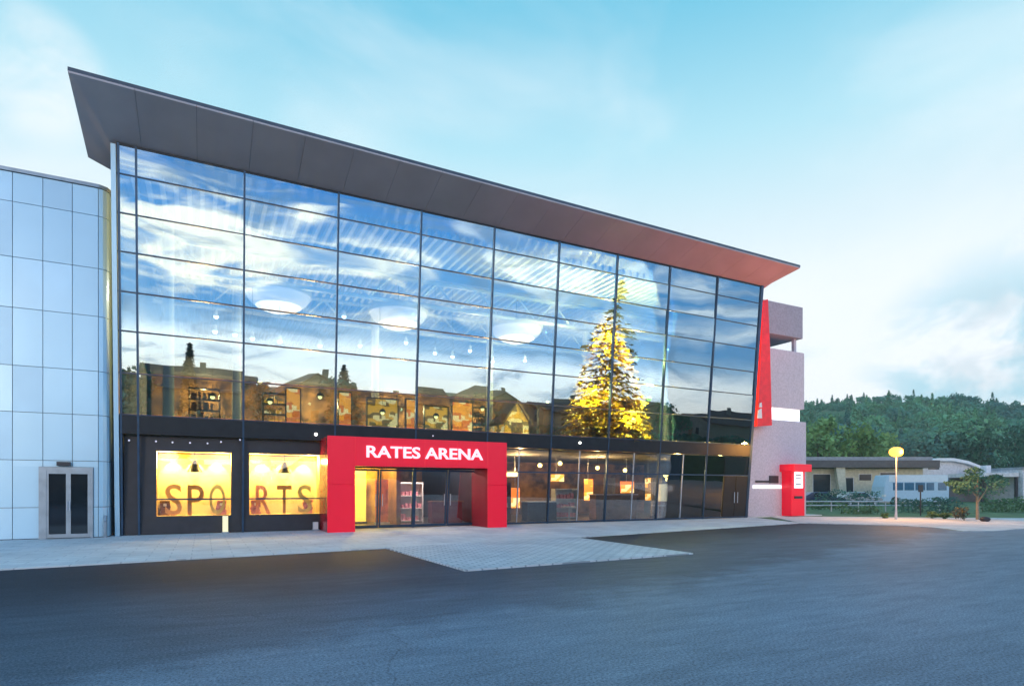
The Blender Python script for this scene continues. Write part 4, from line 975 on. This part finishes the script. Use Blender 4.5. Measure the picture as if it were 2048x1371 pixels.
# low rail in front of the cars
t = thing('guard_rail', 'low pale rail along the grass between kiosk and hedge', 'rail', bgloc(1690, 46), RZ)
wd = 5.2
for z in (.45, .75):
    b = MB(); b.tube((-wd, 0, z), (wd*1.4, 0, z), .05, n=8); b.build('bar', M['steel'], t, local=True)
for i in range(7):
    b = MB(); x = -wd + i * wd * 2.4 / 6; b.tube((x, .02, -.02), (x, .02, .8), .045, n=8); b.build('post', M['steel'], t, local=True)

# ---------------------------------------------------------------- across the street (mirrored in the glass)
def house(x, y, wd, dp, he, hr, label, rot=0, mat='housewall'):
    t = thing('gabled_house', label, 'house', (x, y, 0), rot, 'houses across the street')
    b = MB(); b.prism_xz([(-wd/2, 0), (wd/2, 0), (wd/2, he), (0, hr), (-wd/2, he)], -dp/2, dp/2); b.build('wall', M[mat], t, local=True)
    b = MB()
    for s in (-1, 1):
        b.hexa([(s*(wd/2 + .5), -dp/2 - .5, he - .45), (0, -dp/2 - .5, hr + .02), (0, dp/2 + .5, hr + .02), (s*(wd/2 + .5), dp/2 + .5, he - .45)], [(s*(wd/2 + .5), -dp/2 - .5, he - .2), (0, -dp/2 - .5, hr + .28), (0, dp/2 + .5, hr + .28), (s*(wd/2 + .5), dp/2 + .5, he - .2)])
    rf_ = b.build('roof', M['tile'], t, local=True)
    b = MB(); b.box(wd*.15, wd*.15 + .6, -.4, .4, he, hr + .9); b.build('chimney', M['housewall'], rf_, local=True)
    for fx in (-.28, .22):
        for z in (1.0, 3.6):
            if z + 1.3 < he + .6:
                b = MB(); b.box(fx*wd - .5, fx*wd + .5, dp/2, dp/2 + .05, z, z + 1.3); b.build('window', M['window_dark'], t, local=True)
    b = MB(); b.box(-.5, .5, dp/2, dp/2 + .05, 0, 2.1); b.build('door', M['brown'], t, local=True)
    return t
for i, (x, y, wd, dp, he, hr, rot) in enumerate(((-14, -63, 12, 10, 5.2, 8.6, 0), (2, -66, 15, 9, 5.6, 8.0, 90), (17, -62, 10, 10, 5.5, 9.3, 0), (31, -66, 16, 9, 5.0, 7.8, 90), (47, -64, 11, 10, 5.4, 9.0, 0), (63, -66, 14, 9, 5.0, 7.6, 90), (79, -62, 11, 10, 5.4, 8.8, 0), (97, -60, 15, 10, 5.2, 8.2, 90))):
    house(x, y - 8, dp if rot else wd, wd if rot else dp, he - 1.6, hr - 2.6, ['dark', 'broad', 'steep roofed', 'long', 'tall gabled', 'low roofed', 'narrow', 'wide end'][i] + ' house across the street, mirrored in the glass front', R(rot))
def spruce_out(x, y, h, r, label, seed):
    t = thing('spruce_tree', label, 'tree', (x, y, -.02))
    spruce(t, (x, y), 0, h, r, 26, 46, M['needle'], M['trunk'], seed, .75)
spruce_out(43.3, -32.5, 19.3, 6.6, 'large dark spruce across the street, mirrored as a dark cone in the glass', 31)
spruce_out(19.0, -56, 8.8, 2.8, 'slim spruce across the street, mirrored near the portal', 32)
spruce_out(0.6, -54, 8.4, 1.1, 'thin pointed spruce across the street, mirrored near the annex', 33)
for i, (x, y, h, r, lb) in enumerate(((-6, -55, 6.0, 3.2, 'round dark tree across the street facing the annex'), (9, -54, 5.5, 3.0, 'round dark tree across the street facing the display windows'), (18.5, -55, 6.6, 3.0, 'wide dark tree across the street facing the portal'), (38, -56, 6.0, 3.0, 'round dark tree across the street facing the shop front'), (56, -54, 6.6, 3.2, 'round dark tree across the street facing the golden tree'), (72, -54, 7.0, 3.6, 'wide dark tree across the street facing the stone tower'))):
    broad_tree(Vector((x, y, -.02)), h, r, lb, 'leaf_b', 50 + i, None, .5, ncl=24, per=60, th=.2)
hb = hedge
b = MB(); gg = np.random.default_rng(77)
for i in range(5200):
    q_ = Vector((gg.uniform(-60, 110), gg.uniform(-51.6, -50.4), 0)); q_.z = 1.5 * gg.uniform(0, 1) * (1 + .15 * math.sin(q_.x * .7))
    a = Vector(gg.normal(0, 1, 3)).normalized(); e = a.orthogonal().normalized(); s = .55 * gg.uniform(.7, 1.4)
    b.add([q_ - a*s*.5, q_ + e*s*.4, q_ + a*s*.5, q_ - e*s*.4], [(0, 1, 2, 3)])
tag(b.build('hedge', M['leaf_b']), 'long clipped hedge along the far side of the parking lot', 'hedge')

# ---------------------------------------------------------------- evening haze over the valley
hm = bpy.data.materials.new('haze'); hm.use_nodes = True; t = hm.node_tree; t.nodes.clear()
o = t.nodes.new('ShaderNodeOutputMaterial'); v = t.nodes.new('ShaderNodeVolumePrincipled')
v.inputs['Color'].default_value = (.95, 1, 1, 1); v.inputs['Density'].default_value = .00045; v.inputs['Anisotropy'].default_value = .3
t.links.new(v.outputs[0], o.inputs['Volume'])
b = MB(); b.box(-500, 500, -500, 500, -1.5, 62); struct(b.build('haze', hm), 'stuff')
